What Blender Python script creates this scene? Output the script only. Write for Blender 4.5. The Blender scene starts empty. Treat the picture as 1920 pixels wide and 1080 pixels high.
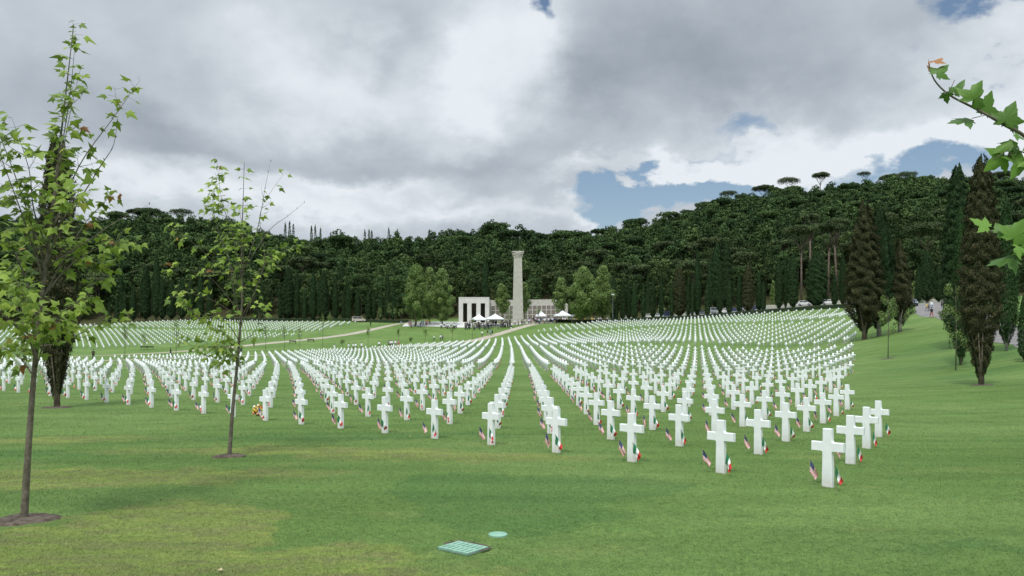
import bpy, math, random
import numpy as np
from mathutils import Vector, Matrix
S=bpy.context.scene; COL=S.collection
R=math.radians
EYE=2.7            # eye height above the lawn datum
# ---------------- camera ----------------
cam=bpy.data.cameras.new("camera"); co=bpy.data.objects.new("camera",cam); COL.objects.link(co)
cam.sensor_width=36; cam.lens=1507/1920*36; cam.clip_start=.05; cam.clip_end=8000
co.location=(0,0,EYE); co.rotation_euler=(R(90),0,0); cam.shift_y=100/1920; S.camera=co
# ---------------- light ----------------
SUN_EL,SUN_AZ=60,203   # azimuth clockwise from the view direction
sl=bpy.data.lights.new("sun","SUN"); sl.energy=2.1; sl.angle=R(9); sl.color=(1,.965,.91)
so=bpy.data.objects.new("sun",sl); COL.objects.link(so)
sd=Vector((math.sin(R(SUN_AZ))*math.cos(R(SUN_EL)),math.cos(R(SUN_AZ))*math.cos(R(SUN_EL)),math.sin(R(SUN_EL))))
so.rotation_euler=sd.to_track_quat('Z','Y').to_euler()
S.view_settings.view_transform='Standard'; S.view_settings.look='None'; S.view_settings.exposure=0.0; S.view_settings.gamma=1
S.cycles.max_bounces=6; S.cycles.diffuse_bounces=3; S.cycles.transparent_max_bounces=4
W=bpy.data.worlds.new("World"); S.world=W; W.use_nodes=True
def world():
    nt=W.node_tree; N=nt.nodes; L=nt.links; N.clear()
    def nd(t,**k):
        n=N.new(t)
        for a,b in k.items(): setattr(n,a,b)
        return n
    def m(op,a,b=None,c=None,clamp=False):
        n=nd('ShaderNodeMath',operation=op,use_clamp=clamp)
        for i,v in enumerate((a,b,c)):
            if v is None: continue
            if isinstance(v,(int,float)): n.inputs[i].default_value=v
            else: L.new(v,n.inputs[i])
        return n.outputs[0]
    def vm(op,a,b=None):
        n=nd('ShaderNodeVectorMath',operation=op)
        for i,v in enumerate((a,b)):
            if v is None: continue
            if isinstance(v,(tuple,list)): n.inputs[i].default_value=v
            else: L.new(v,n.inputs[i])
        return n
    tc=nd('ShaderNodeTexCoord'); d=tc.outputs['Generated']
    sx=nd('ShaderNodeSeparateXYZ'); L.new(d,sx.inputs[0]); x,y,z=sx.outputs
    az=m('ARCTAN2',x,y); el=m('ARCSINE',z)
    # domain for the cloud texture: the direction projected on a cloud deck
    den=m('ADD',m('MAXIMUM',z,0),.50)
    cb=nd('ShaderNodeCombineXYZ'); L.new(m('DIVIDE',x,den),cb.inputs[0]); L.new(m('DIVIDE',y,den),cb.inputs[1])
    def noise(vec,sc,det,rough,off=(0,0,0)):
        a=vm('ADD',vec,off); n=nd('ShaderNodeTexNoise'); n.inputs['Scale'].default_value=sc; n.inputs['Detail'].default_value=det; n.inputs['Roughness'].default_value=rough
        L.new(a.outputs[0],n.inputs['Vector']); return n
    n1=noise(cb.outputs[0],2.6,7,.50,(3.1,7.7,1)).outputs['Fac']
    n2=noise(cb.outputs[0],7.5,6,.55,(9,1,4)).outputs['Fac']
    wp=noise(cb.outputs[0],3.6,6,.6,(5,5,2)).outputs['Color']
    w=vm('SUBTRACT',wp,(.5,.5,.5)); w2=vm('MULTIPLY',w.outputs[0],(.30,.22,0))
    ca=nd('ShaderNodeCombineXYZ'); L.new(az,ca.inputs[0]); L.new(el,ca.inputs[1])
    P=vm('ADD',ca.outputs[0],w2.outputs[0]).outputs[0]
    def blob(px,py,rx,ry):
        a=math.atan((px-960)/1507); e=math.atan((640-py)/math.hypot(1507,px-960))
        q=vm('MULTIPLY',vm('SUBTRACT',P,(a,e,0)).outputs[0],(1507/rx,1507/ry,0)).outputs[0]
        dd=vm('DOT_PRODUCT',q,q).outputs['Value']
        return m('EXPONENT',m('MULTIPLY',dd,-1))
    tot=None
    for (px,py,rx,ry,amp) in BR:
        t=m('MULTIPLY',blob(px,py,rx,ry),amp*1.22); tot=t if tot is None else m('ADD',tot,t)
    br=m('ADD',m('MULTIPLY',m('SUBTRACT',n1,.5),.52),m('MULTIPLY',m('SUBTRACT',n2,.5),.36))
    br=m('ADD',m('ADD',br,tot),.55)
    cr=nd('ShaderNodeValToRGB'); L.new(m('MULTIPLY',br,1,clamp=True),cr.inputs[0]); E=cr.color_ramp.elements
    E[0].position=0; E[0].color=(.215,.255,.305,1); E[1].position=1; E[1].color=(.80,.85,.90,1)
    for p,c in ((.3,(.325,.372,.425,1)),(.55,(.485,.54,.60,1)),(.8,(.64,.695,.75,1))):
        e=E.new(p); e.color=c
    bl=None
    for (px,py,rx,ry,amp) in BLUE:
        t=m('MULTIPLY',blob(px,py,rx,ry),amp); bl=t if bl is None else m('ADD',bl,t)
    bm=m('MULTIPLY',m('SUBTRACT',m('ADD',bl,m('MULTIPLY',m('SUBTRACT',n2,.5),-1.0)),.36),2.1,clamp=True)
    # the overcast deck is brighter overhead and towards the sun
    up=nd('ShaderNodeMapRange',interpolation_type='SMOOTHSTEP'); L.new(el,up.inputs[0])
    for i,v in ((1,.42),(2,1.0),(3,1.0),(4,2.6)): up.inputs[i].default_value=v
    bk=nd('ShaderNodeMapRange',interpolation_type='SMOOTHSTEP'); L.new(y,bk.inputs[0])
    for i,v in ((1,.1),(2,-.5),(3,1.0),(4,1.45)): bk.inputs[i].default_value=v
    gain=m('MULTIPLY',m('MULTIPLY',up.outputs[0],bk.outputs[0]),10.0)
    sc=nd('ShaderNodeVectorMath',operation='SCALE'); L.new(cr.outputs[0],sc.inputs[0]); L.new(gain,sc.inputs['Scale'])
    sky=nd('ShaderNodeTexSky',sky_type='NISHITA',sun_disc=False,sun_elevation=R(SUN_EL),sun_rotation=R(SUN_AZ),altitude=150); sky.dust_density=1.0; sky.air_density=1.1
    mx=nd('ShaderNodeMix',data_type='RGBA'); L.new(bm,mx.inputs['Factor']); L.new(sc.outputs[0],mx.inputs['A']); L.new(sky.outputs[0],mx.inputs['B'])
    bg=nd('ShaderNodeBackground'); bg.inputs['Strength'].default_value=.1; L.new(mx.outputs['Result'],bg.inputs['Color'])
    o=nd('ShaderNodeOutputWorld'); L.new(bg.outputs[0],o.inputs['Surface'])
BR=[(560,110,150,90,.26),(700,170,90,60,.16),(860,120,70,110,.28),(980,70,90,80,.30),(930,190,120,60,.18),(600,220,60,40,.12),
    (130,90,160,60,.02),(60,30,160,60,.1),(120,330,260,60,.17),(300,360,220,45,.2),(620,330,150,30,.16),(700,340,120,24,.2),(600,390,240,35,.22),(900,400,220,30,.26),
    (1000,160,60,60,.12),(1280,325,90,22,.36),(1100,320,60,20,.28),(1130,395,70,22,.25),(1560,270,280,34,.24),(1450,320,110,28,.34),(1700,250,180,60,.2),(1840,120,120,70,.3),(1900,230,80,60,.3),
    (340,220,170,60,-.13),(620,235,110,40,-.11),(1280,110,200,70,-.12),(1480,170,200,50,-.08),(1130,190,70,60,-.13),(1550,60,200,60,-.02),(700,90,50,60,-.14),(500,290,160,25,-.1),(900,290,220,35,-.1)]
BLUE=[(950,12,60,26,1.05),(1010,30,34,44,.8),(1800,28,80,40,1.15),(1840,-30,80,50,.8),(1420,262,90,20,.6),(1340,290,50,10,.5),(1180,382,85,28,1.25),(1270,365,140,24,1.25),(1400,368,90,18,.75),(1330,400,100,18,.7),(1720,305,130,24,1.1),(1850,330,60,18,.7),(1500,345,60,10,.5)]
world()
# ---------------- survey of the site ----------------
F=1507.0; HY=640.0   # focal length and horizon height in pixels of a 1920 px frame
# (X, Z(depth), elevation relative to the eye)
CP=[(-12,6,-2.6),(0,6,-2.6),(12,6,-2.6),(-7,12,-2.6),(0,12,-2.6),(6,14,-2.62),(14,14,-2.65),(-6,18,-2.6),(4,18,-2.62),(-8,27,-2.7),
(-19,33,-2.72),(-26,42,-2.72),(-20,37,-2.72),(11,23.5,-2.78),(14,33,-2.85),(2,40,-2.8),(2,62,-2.8),(18,51,-2.85),(1,75.7,-2.75),(-5.8,89,-2.95),(-30,70,-2.9),(-50,80,-3.0),
(28,71,-2.8),(32,77,-2.5),(43.6,107,-1.28),(49.4,121.7,-.3),(55.5,131.6,.93),(63.4,155,2.8),(78,190,5.9),(.8,153,-1.5),(0,115,-2.5),(-20,130,-2.9),(-20,160,-2.1),
(-64.5,130,-3.1),(-60,140,-3.0),(-38,172,-2.3),(-28,195,-1.5),(-17,217,-.44),(-7,235,1.25),(-.3,243,3.3),(6.6,249,5.2),(-2.5,225,.3),
(30,130.8,-.58),(17,100,-2.3),(42.7,186.2,3.1),(52.4,230,6.4),(6.6,225,2.2),(27.6,245,5.6),(20,185,.6),
(5,256,5.9),(-31,260,6.0),(30,258,6.1),(-20,246,3.2),(-104,195,-2.3),(-73,213,-.3),(-54,270,5.2),(-48,240,2.2),(-70,200,-1.5),(-110,230,1.0),
(-150,250,2.0),(-160,300,6.),(-122,300,7.8),(-150,280,4.9),(-85,290,6.5),(-60,300,8),(-120,160,-3.1),(-160,200,-1.5),
(0,-4,-1.65),(-12,-4,-1.65),(12,-4,-1.65),(0,2,-2.0),(9,2,-2.0),(-9,2,-2.0),(-40,275,6.1),(0,272,6.1),(35,272,6.3),(26,46,-2.55),(34,62,-2.4),(46,75,-.3),(50,110,.3),(62,115,2.3),(68,131,3.75),(56,98,1.1),(40,85,-1.9),(87.5,175,7.7),(70,98,1.6),(95,150,6.5),(38,60,-1.8),(60,70,1.5),(90,100,5),
(84,212,8.8),(85,230,10.2),(120,230,11),(45,250,7.2),(60,245,8.2),(20,25,-2.7),(40,35,-1.5),(70,40,1),(-40,30,-2.6),(-60,50,-2.7),(-100,100,-2.8),
(0,290,7.5),(80,290,12),(140,290,17),(-60,340,10),(-140,340,10),(0,340,12)]
CP=np.array(CP,float)
def _tps(r2): return 0.5*r2*np.log(r2+1e-9)
_P=CP[:,:2]/100.; _n=len(CP)
_d=((_P[:,None]-_P[None])**2).sum(-1)
_K=_tps(_d)+np.eye(_n)*0.0006
_A=np.zeros((_n+3,_n+3)); _A[:_n,:_n]=_K; _A[:_n,_n]=1; _A[:_n,_n+1:]=_P; _A[_n,:_n]=1; _A[_n+1:,:_n]=_P.T
_w=np.linalg.solve(_A,np.concatenate([CP[:,2],[0,0,0]]))
def elev0(X,Z):
    X=np.atleast_1d(np.asarray(X,float))/100; Z=np.atleast_1d(np.asarray(Z,float))/100
    d=(X[...,None]-_P[:,0])**2+(Z[...,None]-_P[:,1])**2
    return _tps(d)@_w[:_n]+_w[_n]+_w[_n+1]*X+_w[_n+2]*Z
# lattice
B=np.array([1.64,2.93]); P1=np.array([5.70,14.5])
NI=62
_c=[P1.copy()]
for i in range(NI):
    s_=2.13*i; ph=math.radians(43.4-0.1*min(s_,30)-0.05*max(0,s_-30)); _c.append(_c[-1]+2.13*np.array([-math.cos(ph),math.sin(ph)]))
ROW=np.array(_c)
def grave(i,k): return ROW[i]+B*k
GAP={11,12,29,30,47,48}
def near_field():
    out=[]
    for k in range(0,60):
        if k in GAP: continue
        i0=0 if k<=3 else (1 if k<=6 else int(round(k/6.0+0.65)))
        for i in range(i0,NI):
            x,z=grave(i,k)
            # left boundary: footpath
            d=(x+7)*.877-(z-235)*.48    # distance right of path line
            if d<3.2: continue
            if abs(x/z)>.70: continue
            # hedge along the top
            if z>245-(x-27)*0.73 or z>219+0.95*x+(6 if x<0 else 0): continue
            out.append((i,k,x,z))
    return out
POLY=[(-108,190),(-96,200),(-73,212),(-60,232),(-57,262),(-54,283),(-78,290),(-110,297),(-140,284),(-185,285),(-170,190)]
def inpoly(x,z):
    c=False; n=len(POLY)
    for a in range(n):
        x1,z1=POLY[a]; x2,z2=POLY[a-1]
        if (z1>z)!=(z2>z) and x<(x2-x1)*(z-z1)/(z2-z1)+x1: c=not c
    return c
def far_field():
    out=[]; c=np.array([-50.,215.]); rows=[c.copy()]
    for i in range(70):
        ph=math.radians(20-0.05*i); rows.append(rows[-1]+2.13*np.array([-math.cos(ph),math.sin(ph)]))
    for k in range(-30,45):
        if k%17 in (5,6): continue
        for i in range(70):
            x,z=rows[i]+B*k
            if inpoly(x,z) and abs(x/z)<.7: out.append((i,k,x,z))
    return out
def proj(X,Z,E): return 960+F*X/Z, HY-F*E/Z
# ---------------- terrain ----------------
RIDGE=[(-400,400),(0,402),(150,410),(270,398),(340,402),(420,405),(520,432),(600,450),(650,452),(740,448),(800,444),(870,428),(905,420),(940,420),(1000,430),(1060,434),(1180,428),(1230,418),(1270,402),(1310,385),(1400,368),(1500,356),(1600,342),(1700,334),(1760,338),(1850,342),(1920,345),(2400,360)]
RX=[a for a,_ in RIDGE]; RYY=[b for _,b in RIDGE]
def elev(X,Z):
    """ground elevation relative to the eye"""
    X=np.atleast_1d(np.asarray(X,float)); Z=np.atleast_1d(np.asarray(Z,float))
    e=elev0(np.clip(X,-170,150),np.clip(Z,-6,330))
    px=960+F*X/np.maximum(Z,60)
    zr=np.interp(px,[-400,300,700,1000,1250,1500,2400],[470,460,430,430,480,530,540])
    z0=np.interp(px,[-400,250,560,700,1560,1750,2000],[330,325,312,296,284,262,235])
    top=(HY-np.interp(px,RX,RYY))/F*zr-11.5
    base=elev0(np.clip(X,-170,150),np.clip(z0,-6,330))
    t=np.clip((Z-z0)/(zr-z0),0,1); s=t**.80*(1-.18*t*(1-t)); s=s*(1-(1-t)**6)
    hill=base+(top-base)*s-np.maximum(Z-zr,0)*.10
    n=np.sin(X*.043+1.3)*np.cos(Z*.037)*1.6+np.sin(X*.11+Z*.07)*.7
    hill=hill+n*np.clip(t*4,0,1)
    k=np.clip((Z-z0)/14,0,1); k=np.where(Z>z0,k*k*(3-2*k),0)
    out=e*(1-k)+hill*k
    out=np.where(Z>1200,np.minimum(out,20),out)
    return out
def gz(x,y): return float(elev(x,y)[0])+EYE
def at(px,Z,up=0.0):
    x=(px-960)*Z/F
    return Vector((x,Z,gz(x,Z)+up))
# ---------------- mesh helpers ----------------
class MB:
    def __init__(s): s.v=[];s.f=[];s.m=[]
    def add(s,v,f,m=0):
        o=len(s.v); s.v+= [tuple(p) for p in v]; s.f+=[tuple(i+o for i in q) for q in f]; s.m+=[m]*len(f)
    def box(s,x0,x1,y0,y1,z0,z1,m=0,M=None):
        v=[Vector(p) for p in ((x0,y0,z0),(x1,y0,z0),(x1,y1,z0),(x0,y1,z0),(x0,y0,z1),(x1,y0,z1),(x1,y1,z1),(x0,y1,z1))]
        if M: v=[M@p for p in v]
        s.add(v,[(3,2,1,0),(4,5,6,7),(0,1,5,4),(1,2,6,5),(2,3,7,6),(3,0,4,7)],m)
    def tube(s,pts,rad,n=7,m=0,cap=True):
        pts=[Vector(p) for p in pts]; o=len(s.v); K=len(pts)
        if not hasattr(rad,'__len__'): rad=[rad]*K
        ref=Vector((.31,.95,.1))
        for i,p in enumerate(pts):
            t=(pts[min(i+1,K-1)]-pts[max(i-1,0)]).normalized()
            a=t.cross(ref); 
            if a.length<.05: a=t.cross(Vector((1,0,0)))
            a.normalize(); b=t.cross(a)
            for j in range(n):
                c=2*math.pi*j/n; s.v.append(tuple(p+(a*math.cos(c)+b*math.sin(c))*rad[i]))
        for i in range(K-1):
            for j in range(n):
                q=(o+i*n+j,o+i*n+(j+1)%n,o+(i+1)*n+(j+1)%n,o+(i+1)*n+j); s.f.append(q); s.m.append(m)
        if cap:
            s.f.append(tuple(o+j for j in range(n))[::-1]); s.m.append(m)
            s.f.append(tuple(o+(K-1)*n+j for j in range(n))); s.m.append(m)
    def mesh(s,name,mats,smooth=False):
        me=bpy.data.meshes.new(name); me.from_pydata(s.v,[],s.f)
        for m_ in (mats if isinstance(mats,(list,tuple)) else [mats]): me.materials.append(m_)
        if any(s.m): me.polygons.foreach_set('material_index',s.m)
        if smooth: me.polygons.foreach_set('use_smooth',[True]*len(me.polygons))
        me.update(); return me
def npmesh(name,V,Fq,mats,tint=None,smooth=False,mi=None):
    """V (n,3), Fq (m,k) arrays"""
    me=bpy.data.meshes.new(name); V=np.asarray(V,np.float32); Fq=np.asarray(Fq,np.int32); m,k=Fq.shape
    me.vertices.add(len(V)); me.vertices.foreach_set('co',V.ravel())
    me.loops.add(m*k); me.loops.foreach_set('vertex_index',Fq.ravel())
    me.polygons.add(m); me.polygons.foreach_set('loop_start',np.arange(0,m*k,k,dtype=np.int32)); me.polygons.foreach_set('loop_total',np.full(m,k,np.int32))
    for m_ in (mats if isinstance(mats,(list,tuple)) else [mats]): me.materials.append(m_)
    if mi is not None: me.polygons.foreach_set('material_index',np.asarray(mi,np.int32))
    if smooth: me.polygons.foreach_set('use_smooth',np.ones(m,bool))
    me.update(calc_edges=True)
    if tint is not None:
        a=me.attributes.new('tint','FLOAT','FACE'); a.data.foreach_set('value',np.asarray(tint,np.float32))
    return me
def ob(name,data,parent=None,loc=None,rz=0,scale=None):
    o=bpy.data.objects.new(name,data); COL.objects.link(o)
    if parent: o.parent=parent
    if loc is not None: o.location=loc
    if rz: o.rotation_euler=(0,0,rz)
    if scale is not None: o.scale=scale if hasattr(scale,'__len__') else (scale,)*3
    return o
def tag(o,label=None,cat=None,group=None,kind=None):
    if label: o['label']=label
    if cat: o['category']=cat
    if group: o['group']=group
    if kind: o['kind']=kind
    return o
def empty(name,loc,rz=0): return ob(name,None,None,loc,rz)
def dup(root,kids,loc,rz=0,scale=None):
    r=root.copy(); COL.objects.link(r); r.location=loc; r.rotation_euler=(0,0,rz)
    if scale is not None: r.scale=scale if hasattr(scale,'__len__') else (scale,)*3
    for k in kids:
        c=k.copy(); COL.objects.link(c); c.parent=r
    return r
# ---------------- materials ----------------
def mat(name,col=(.5,.5,.5),rough=.7,col2=None,nscale=8,detail=4,bump=0,bscale=30,tint=None,objrand=0,trans=0,coord='Object',spec=.3,metal=0,pos=(.35,.65)):
    M=bpy.data.materials.new(name); M.use_nodes=True; nt=M.node_tree; N=nt.nodes; L=nt.links
    b=N['Principled BSDF']; b.inputs['Roughness'].default_value=rough; b.inputs['Specular IOR Level'].default_value=spec; b.inputs['Metallic'].default_value=metal
    b.inputs['Base Color'].default_value=(*col,1)
    out=None
    tc=N.new('ShaderNodeTexCoord')
    if col2 is not None:
        n=N.new('ShaderNodeTexNoise'); n.inputs['Scale'].default_value=nscale; n.inputs['Detail'].default_value=detail; L.new(tc.outputs[coord],n.inputs['Vector'])
        r=N.new('ShaderNodeValToRGB'); r.color_ramp.elements[0].position=pos[0]; r.color_ramp.elements[1].position=pos[1]
        r.color_ramp.elements[0].color=(*col,1); r.color_ramp.elements[1].color=(*col2,1); L.new(n.outputs['Fac'],r.inputs['Fac']); out=r.outputs['Color']
    if tint is not None:   # list of (pos,colour) over the per-leaf tint attribute
        a=N.new('ShaderNodeAttribute'); a.attribute_name='tint'
        r=N.new('ShaderNodeValToRGB'); E=r.color_ramp.elements
        while len(E)>1: E.remove(E[0])
        E[0].position=tint[0][0]; E[0].color=(*tint[0][1],1)
        for p,c in tint[1:]: e=E.new(p); e.color=(*c,1)
        L.new(a.outputs['Fac'],r.inputs['Fac']); out=r.outputs['Color']
    if objrand:
        oi=N.new('ShaderNodeObjectInfo'); hs=N.new('ShaderNodeHueSaturation')
        mr=N.new('ShaderNodeMapRange'); mr.inputs[3].default_value=1-objrand; mr.inputs[4].default_value=1+objrand; L.new(oi.outputs['Random'],mr.inputs[0]); L.new(mr.outputs[0],hs.inputs['Value'])
        mh=N.new('ShaderNodeMapRange'); mh.inputs[3].default_value=.5-.045*objrand; mh.inputs[4].default_value=.5+.045*objrand
        ml=N.new('ShaderNodeMath'); ml.operation='FRACT'; mm=N.new('ShaderNodeMath'); mm.operation='MULTIPLY'; mm.inputs[1].default_value=7.31; L.new(oi.outputs['Random'],mm.inputs[0]); L.new(mm.outputs[0],ml.inputs[0]); L.new(ml.outputs[0],mh.inputs[0]); L.new(mh.outputs[0],hs.inputs['Hue'])
        if out is not None: L.new(out,hs.inputs['Color'])
        else: hs.inputs['Color'].default_value=(*col,1)
        out=hs.outputs['Color']
    if out is not None: L.new(out,b.inputs['Base Color'])
    if bump:
        n=N.new('ShaderNodeTexNoise'); n.inputs['Scale'].default_value=bscale; n.inputs['Detail'].default_value=5; L.new(tc.outputs[coord],n.inputs['Vector'])
        bp=N.new('ShaderNodeBump'); bp.inputs['Strength'].default_value=bump; bp.inputs['Distance'].default_value=.02; L.new(n.outputs['Fac'],bp.inputs['Height']); L.new(bp.outputs[0],b.inputs['Normal'])
    if trans:
        tr=N.new('ShaderNodeBsdfTranslucent'); mx=N.new('ShaderNodeMixShader'); mx.inputs[0].default_value=trans
        if out is not None: L.new(out,tr.inputs['Color'])
        else: tr.inputs['Color'].default_value=(*col,1)
        L.new(b.outputs[0],mx.inputs[1]); L.new(tr.outputs[0],mx.inputs[2]); L.new(mx.outputs[0],N['Material Output'].inputs['Surface'])
    return M
def grass_material(name="lawn_grass",gain=1.0):
    M=bpy.data.materials.new(name); M.use_nodes=True; nt=M.node_tree; N=nt.nodes; L=nt.links; b=N['Principled BSDF']
    b.inputs['Roughness'].default_value=.9; b.inputs['Specular IOR Level'].default_value=.12
    g=N.new('ShaderNodeNewGeometry'); P=g.outputs['Position']
    def noise(sc,det=4,ro=.5,vec=None,sx=None):
        n=N.new('ShaderNodeTexNoise'); n.inputs['Scale'].default_value=sc; n.inputs['Detail'].default_value=det; n.inputs['Roughness'].default_value=ro
        v=P if vec is None else vec
        if sx:
            mp=N.new('ShaderNodeMapping'); mp.inputs['Scale'].default_value=sx; L.new(v,mp.inputs['Vector']); v=mp.outputs[0]
        L.new(v,n.inputs['Vector']); return n.outputs['Fac']
    def ramp(f,stops):
        r=N.new('ShaderNodeValToRGB'); E=r.color_ramp.elements
        E[0].position=stops[0][0]; E[0].color=(*stops[0][1],1); E[1].position=stops[-1][0]; E[1].color=(*stops[-1][1],1)
        for p,c in stops[1:-1]: e=E.new(p); e.color=(*c,1)
        L.new(f,r.inputs[0]); return r.outputs[0]
    def mth(op,a,b_=None,clamp=False):
        n=N.new('ShaderNodeMath'); n.operation=op; n.use_clamp=clamp
        for i,v in enumerate((a,b_)):
            if v is None: continue
            if isinstance(v,(int,float)): n.inputs[i].default_value=v
            else: L.new(v,n.inputs[i])
        return n.outputs[0]
    def mix(f,a,b_,bt='MIX'):
        n=N.new('ShaderNodeMix'); n.data_type='RGBA'; n.blend_type=bt
        for k,v in (('Factor',f),('A',a),('B',b_)):
            if isinstance(v,(int,float)): n.inputs[k].default_value=v
            elif isinstance(v,tuple): n.inputs[k].default_value=(*v,1)
            else: L.new(v,n.inputs[k])
        return n.outputs['Result']
    wv=N.new('ShaderNodeVectorMath'); wv.operation='SUBTRACT'; wn=N.new('ShaderNodeTexNoise'); wn.inputs['Scale'].default_value=.9; wn.inputs['Detail'].default_value=6; L.new(P,wn.inputs['Vector']); L.new(wn.outputs['Color'],wv.inputs[0]); wv.inputs[1].default_value=(.5,.5,.5)
    ws=N.new('ShaderNodeVectorMath'); ws.operation='SCALE'; ws.inputs['Scale'].default_value=2.6; L.new(wv.outputs[0],ws.inputs[0]); wa=N.new('ShaderNodeVectorMath'); L.new(P,wa.inputs[0]); L.new(ws.outputs[0],wa.inputs[1]); WP=wa.outputs[0]
    def spot(x,y,rx,ry,rot=0,soft=.25):
        mp=N.new('ShaderNodeMapping'); mp.vector_type='TEXTURE'; mp.inputs['Location'].default_value=(x,y,0); mp.inputs['Rotation'].default_value=(0,0,R(rot)); mp.inputs['Scale'].default_value=(rx,ry,1e4); L.new(WP,mp.inputs['Vector'])
        ln=N.new('ShaderNodeVectorMath'); ln.operation='LENGTH'; L.new(mp.outputs[0],ln.inputs[0])
        mr=N.new('ShaderNodeMapRange'); mr.interpolation_type='SMOOTHSTEP'; L.new(ln.outputs['Value'],mr.inputs[0])
        for i,v in ((1,1+soft),(2,1-soft),(3,0),(4,1)): mr.inputs[i].default_value=v
        return mr.outputs[0]
    big=noise(.09,5,.55); med=noise(.7,5,.6)
    base=ramp(big,[(.36,(.102,.174,.046)),(.5,(.126,.205,.060)),(.64,(.158,.234,.076))])
    base=mix(mth('MULTIPLY',ramp(med,[(.42,(0,0,0)),(.62,(1,1,1))]),.35),base,(.080,.148,.040))
    base=mix(mth('MULTIPLY',ramp(noise(.35,4,.6,sx=(1,2.2,1)),[(.56,(0,0,0)),(.72,(1,1,1))]),.5),base,(.205,.235,.085))
    # dry, yellow and brown turf around the young trees at the lower left
    dry=None
    for a in DRY:
        s_=spot(*a); dry=s_ if dry is None else mth('MAXIMUM',dry,s_)
    dn=ramp(noise(1.1,8,.72,sx=(1,2.0,1)),[(.36,(.27,.28,.085)),(.46,(.20,.25,.065)),(.56,(.20,.185,.085)),(.66,(.14,.205,.055))])
    base=mix(mth('MULTIPLY',dry,.66),base,dn)
    dk=None
    for a in DARK:
        s_=spot(*a); dk=s_ if dk is None else mth('MAXIMUM',dk,s_)
    base=mix(mth('MULTIPLY',dk,.42),base,(.060,.135,.042))
    # ground under the woods: leaf litter and bare earth
    sp=N.new('ShaderNodeSeparateXYZ'); L.new(P,sp.inputs[0])
    wood=N.new('ShaderNodeMapRange'); wood.interpolation_type='SMOOTHSTEP'; L.new(mth('ADD',mth('ADD',sp.outputs[1],mth('MULTIPLY',mth('MAXIMUM',mth('SUBTRACT',sp.outputs[0],20),0),.5)),mth('MULTIPLY',noise(.08,3),14)),wood.inputs[0])
    for i,v in ((1,302),(2,310),(3,0),(4,1)): wood.inputs[i].default_value=v
    base=mix(wood.outputs[0],base,ramp(noise(.5,5),[(.4,(.055,.045,.025)),(.6,(.05,.065,.022))]))
    # blades: fine streaks of light and dark
    fine=noise(34,3,.7,sx=(1,.55,1)); f2=noise(9,4,.65)
    base=mix(1.0,base,ramp(noise(1.0,3,.5,sx=(.10,1.1,1)),[(.35,(.90,.91,.90)),(.5,(1,1,1)),(.65,(1.10,1.09,1.08))]),'MULTIPLY')
    base=mix(.75,base,ramp(fine,[(.30,(.62,.64,.62)),(.5,(1,1,1)),(.72,(1.36,1.36,1.25))]),'MULTIPLY')
    base=mix(.8,base,ramp(f2,[(.30,(.74,.76,.74)),(.5,(1,1,1)),(.72,(1.25,1.22,1.12))]),'MULTIPLY')
    base=mix(1.0,base,(gain,gain,gain*.95),'MULTIPLY'); L.new(base,b.inputs['Base Color'])
    bp=N.new('ShaderNodeBump'); bp.inputs['Strength'].default_value=.8; bp.inputs['Distance'].default_value=.05; L.new(mth('ADD',fine,mth('MULTIPLY',f2,1.5)),bp.inputs['Height']); L.new(bp.outputs[0],b.inputs['Normal'])
    return M
DRY=[(-5.1,10.6,1.9,2.3,-10,.09),(-7.5,9.0,3.2,2.0,0),(-3.2,9.2,2.2,.9,10),(-8,15.5,4.2,1.2,0),(-2.6,18.6,4.2,1.0,-12),(-1.8,8.7,2.0,.6,0),(-7,19.5,3.4,.8,0),(-12,22,3,.7,0)]
DARK=[(-.8,14.4,1.3,1.3,0,.12),(1.5,14.4,1.7,1.4,0,.15),(.2,12.5,1.5,1.6,0,.12),(-5.5,22.3,6,.9,6,.3),(6,10.2,1.4,.35,10,.4),(-11,19,3.5,.8,0,.4),(33,57,7,1.5,35,.4),(52,88,12,6,20,.5),(40,70,10,4,20,.5),(9,12,1,.5,0,.5)]
def stained_marble():
    M=mat("white_marble",(.76,.79,.78),.45,(.86,.875,.86),5,5,spec=.35); nt=M.node_tree; N=nt.nodes; L=nt.links; b=N['Principled BSDF']; src=b.inputs['Base Color'].links[0].from_socket
    tc=N.new('ShaderNodeTexCoord'); s=N.new('ShaderNodeSeparateXYZ'); L.new(tc.outputs['Object'],s.inputs[0]); n=N.new('ShaderNodeTexNoise'); n.inputs['Scale'].default_value=14; n.inputs['Detail'].default_value=6
    oi=N.new('ShaderNodeObjectInfo'); va=N.new('ShaderNodeVectorMath'); L.new(tc.outputs['Object'],va.inputs[0]); L.new(oi.outputs['Random'],va.inputs[1]); L.new(va.outputs[0],n.inputs['Vector'])
    mr=N.new('ShaderNodeMapRange'); L.new(s.outputs[2],mr.inputs[0])
    for i,v in ((1,0),(2,.26),(3,.75),(4,0)): mr.inputs[i].default_value=v
    m_=N.new('ShaderNodeMath'); m_.operation='MULTIPLY'; L.new(mr.outputs[0],m_.inputs[0]); L.new(n.outputs['Fac'],m_.inputs[1])
    mx=N.new('ShaderNodeMix'); mx.data_type='RGBA'; L.new(m_.outputs[0],mx.inputs['Factor']); L.new(src,mx.inputs['A']); mx.inputs['B'].default_value=(.42,.33,.24,1); L.new(mx.outputs['Result'],b.inputs['Base Color']); return M
M_marble2=stained_marble()
G_GRASS=grass_material(); G_BLADE=grass_material('lightened_grass_blades',1.45)  # blade copy is lightened in colour to make up for the blades' self-shadowing
M_marble=mat("white_marble",(.76,.79,.78),.45,(.86,.875,.86),5,5,coord='Object',spec=.35)
M_stone=mat("travertine",(.42,.40,.35),.8,(.49,.465,.41),.9,6,bump=.3,bscale=9)
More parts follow.
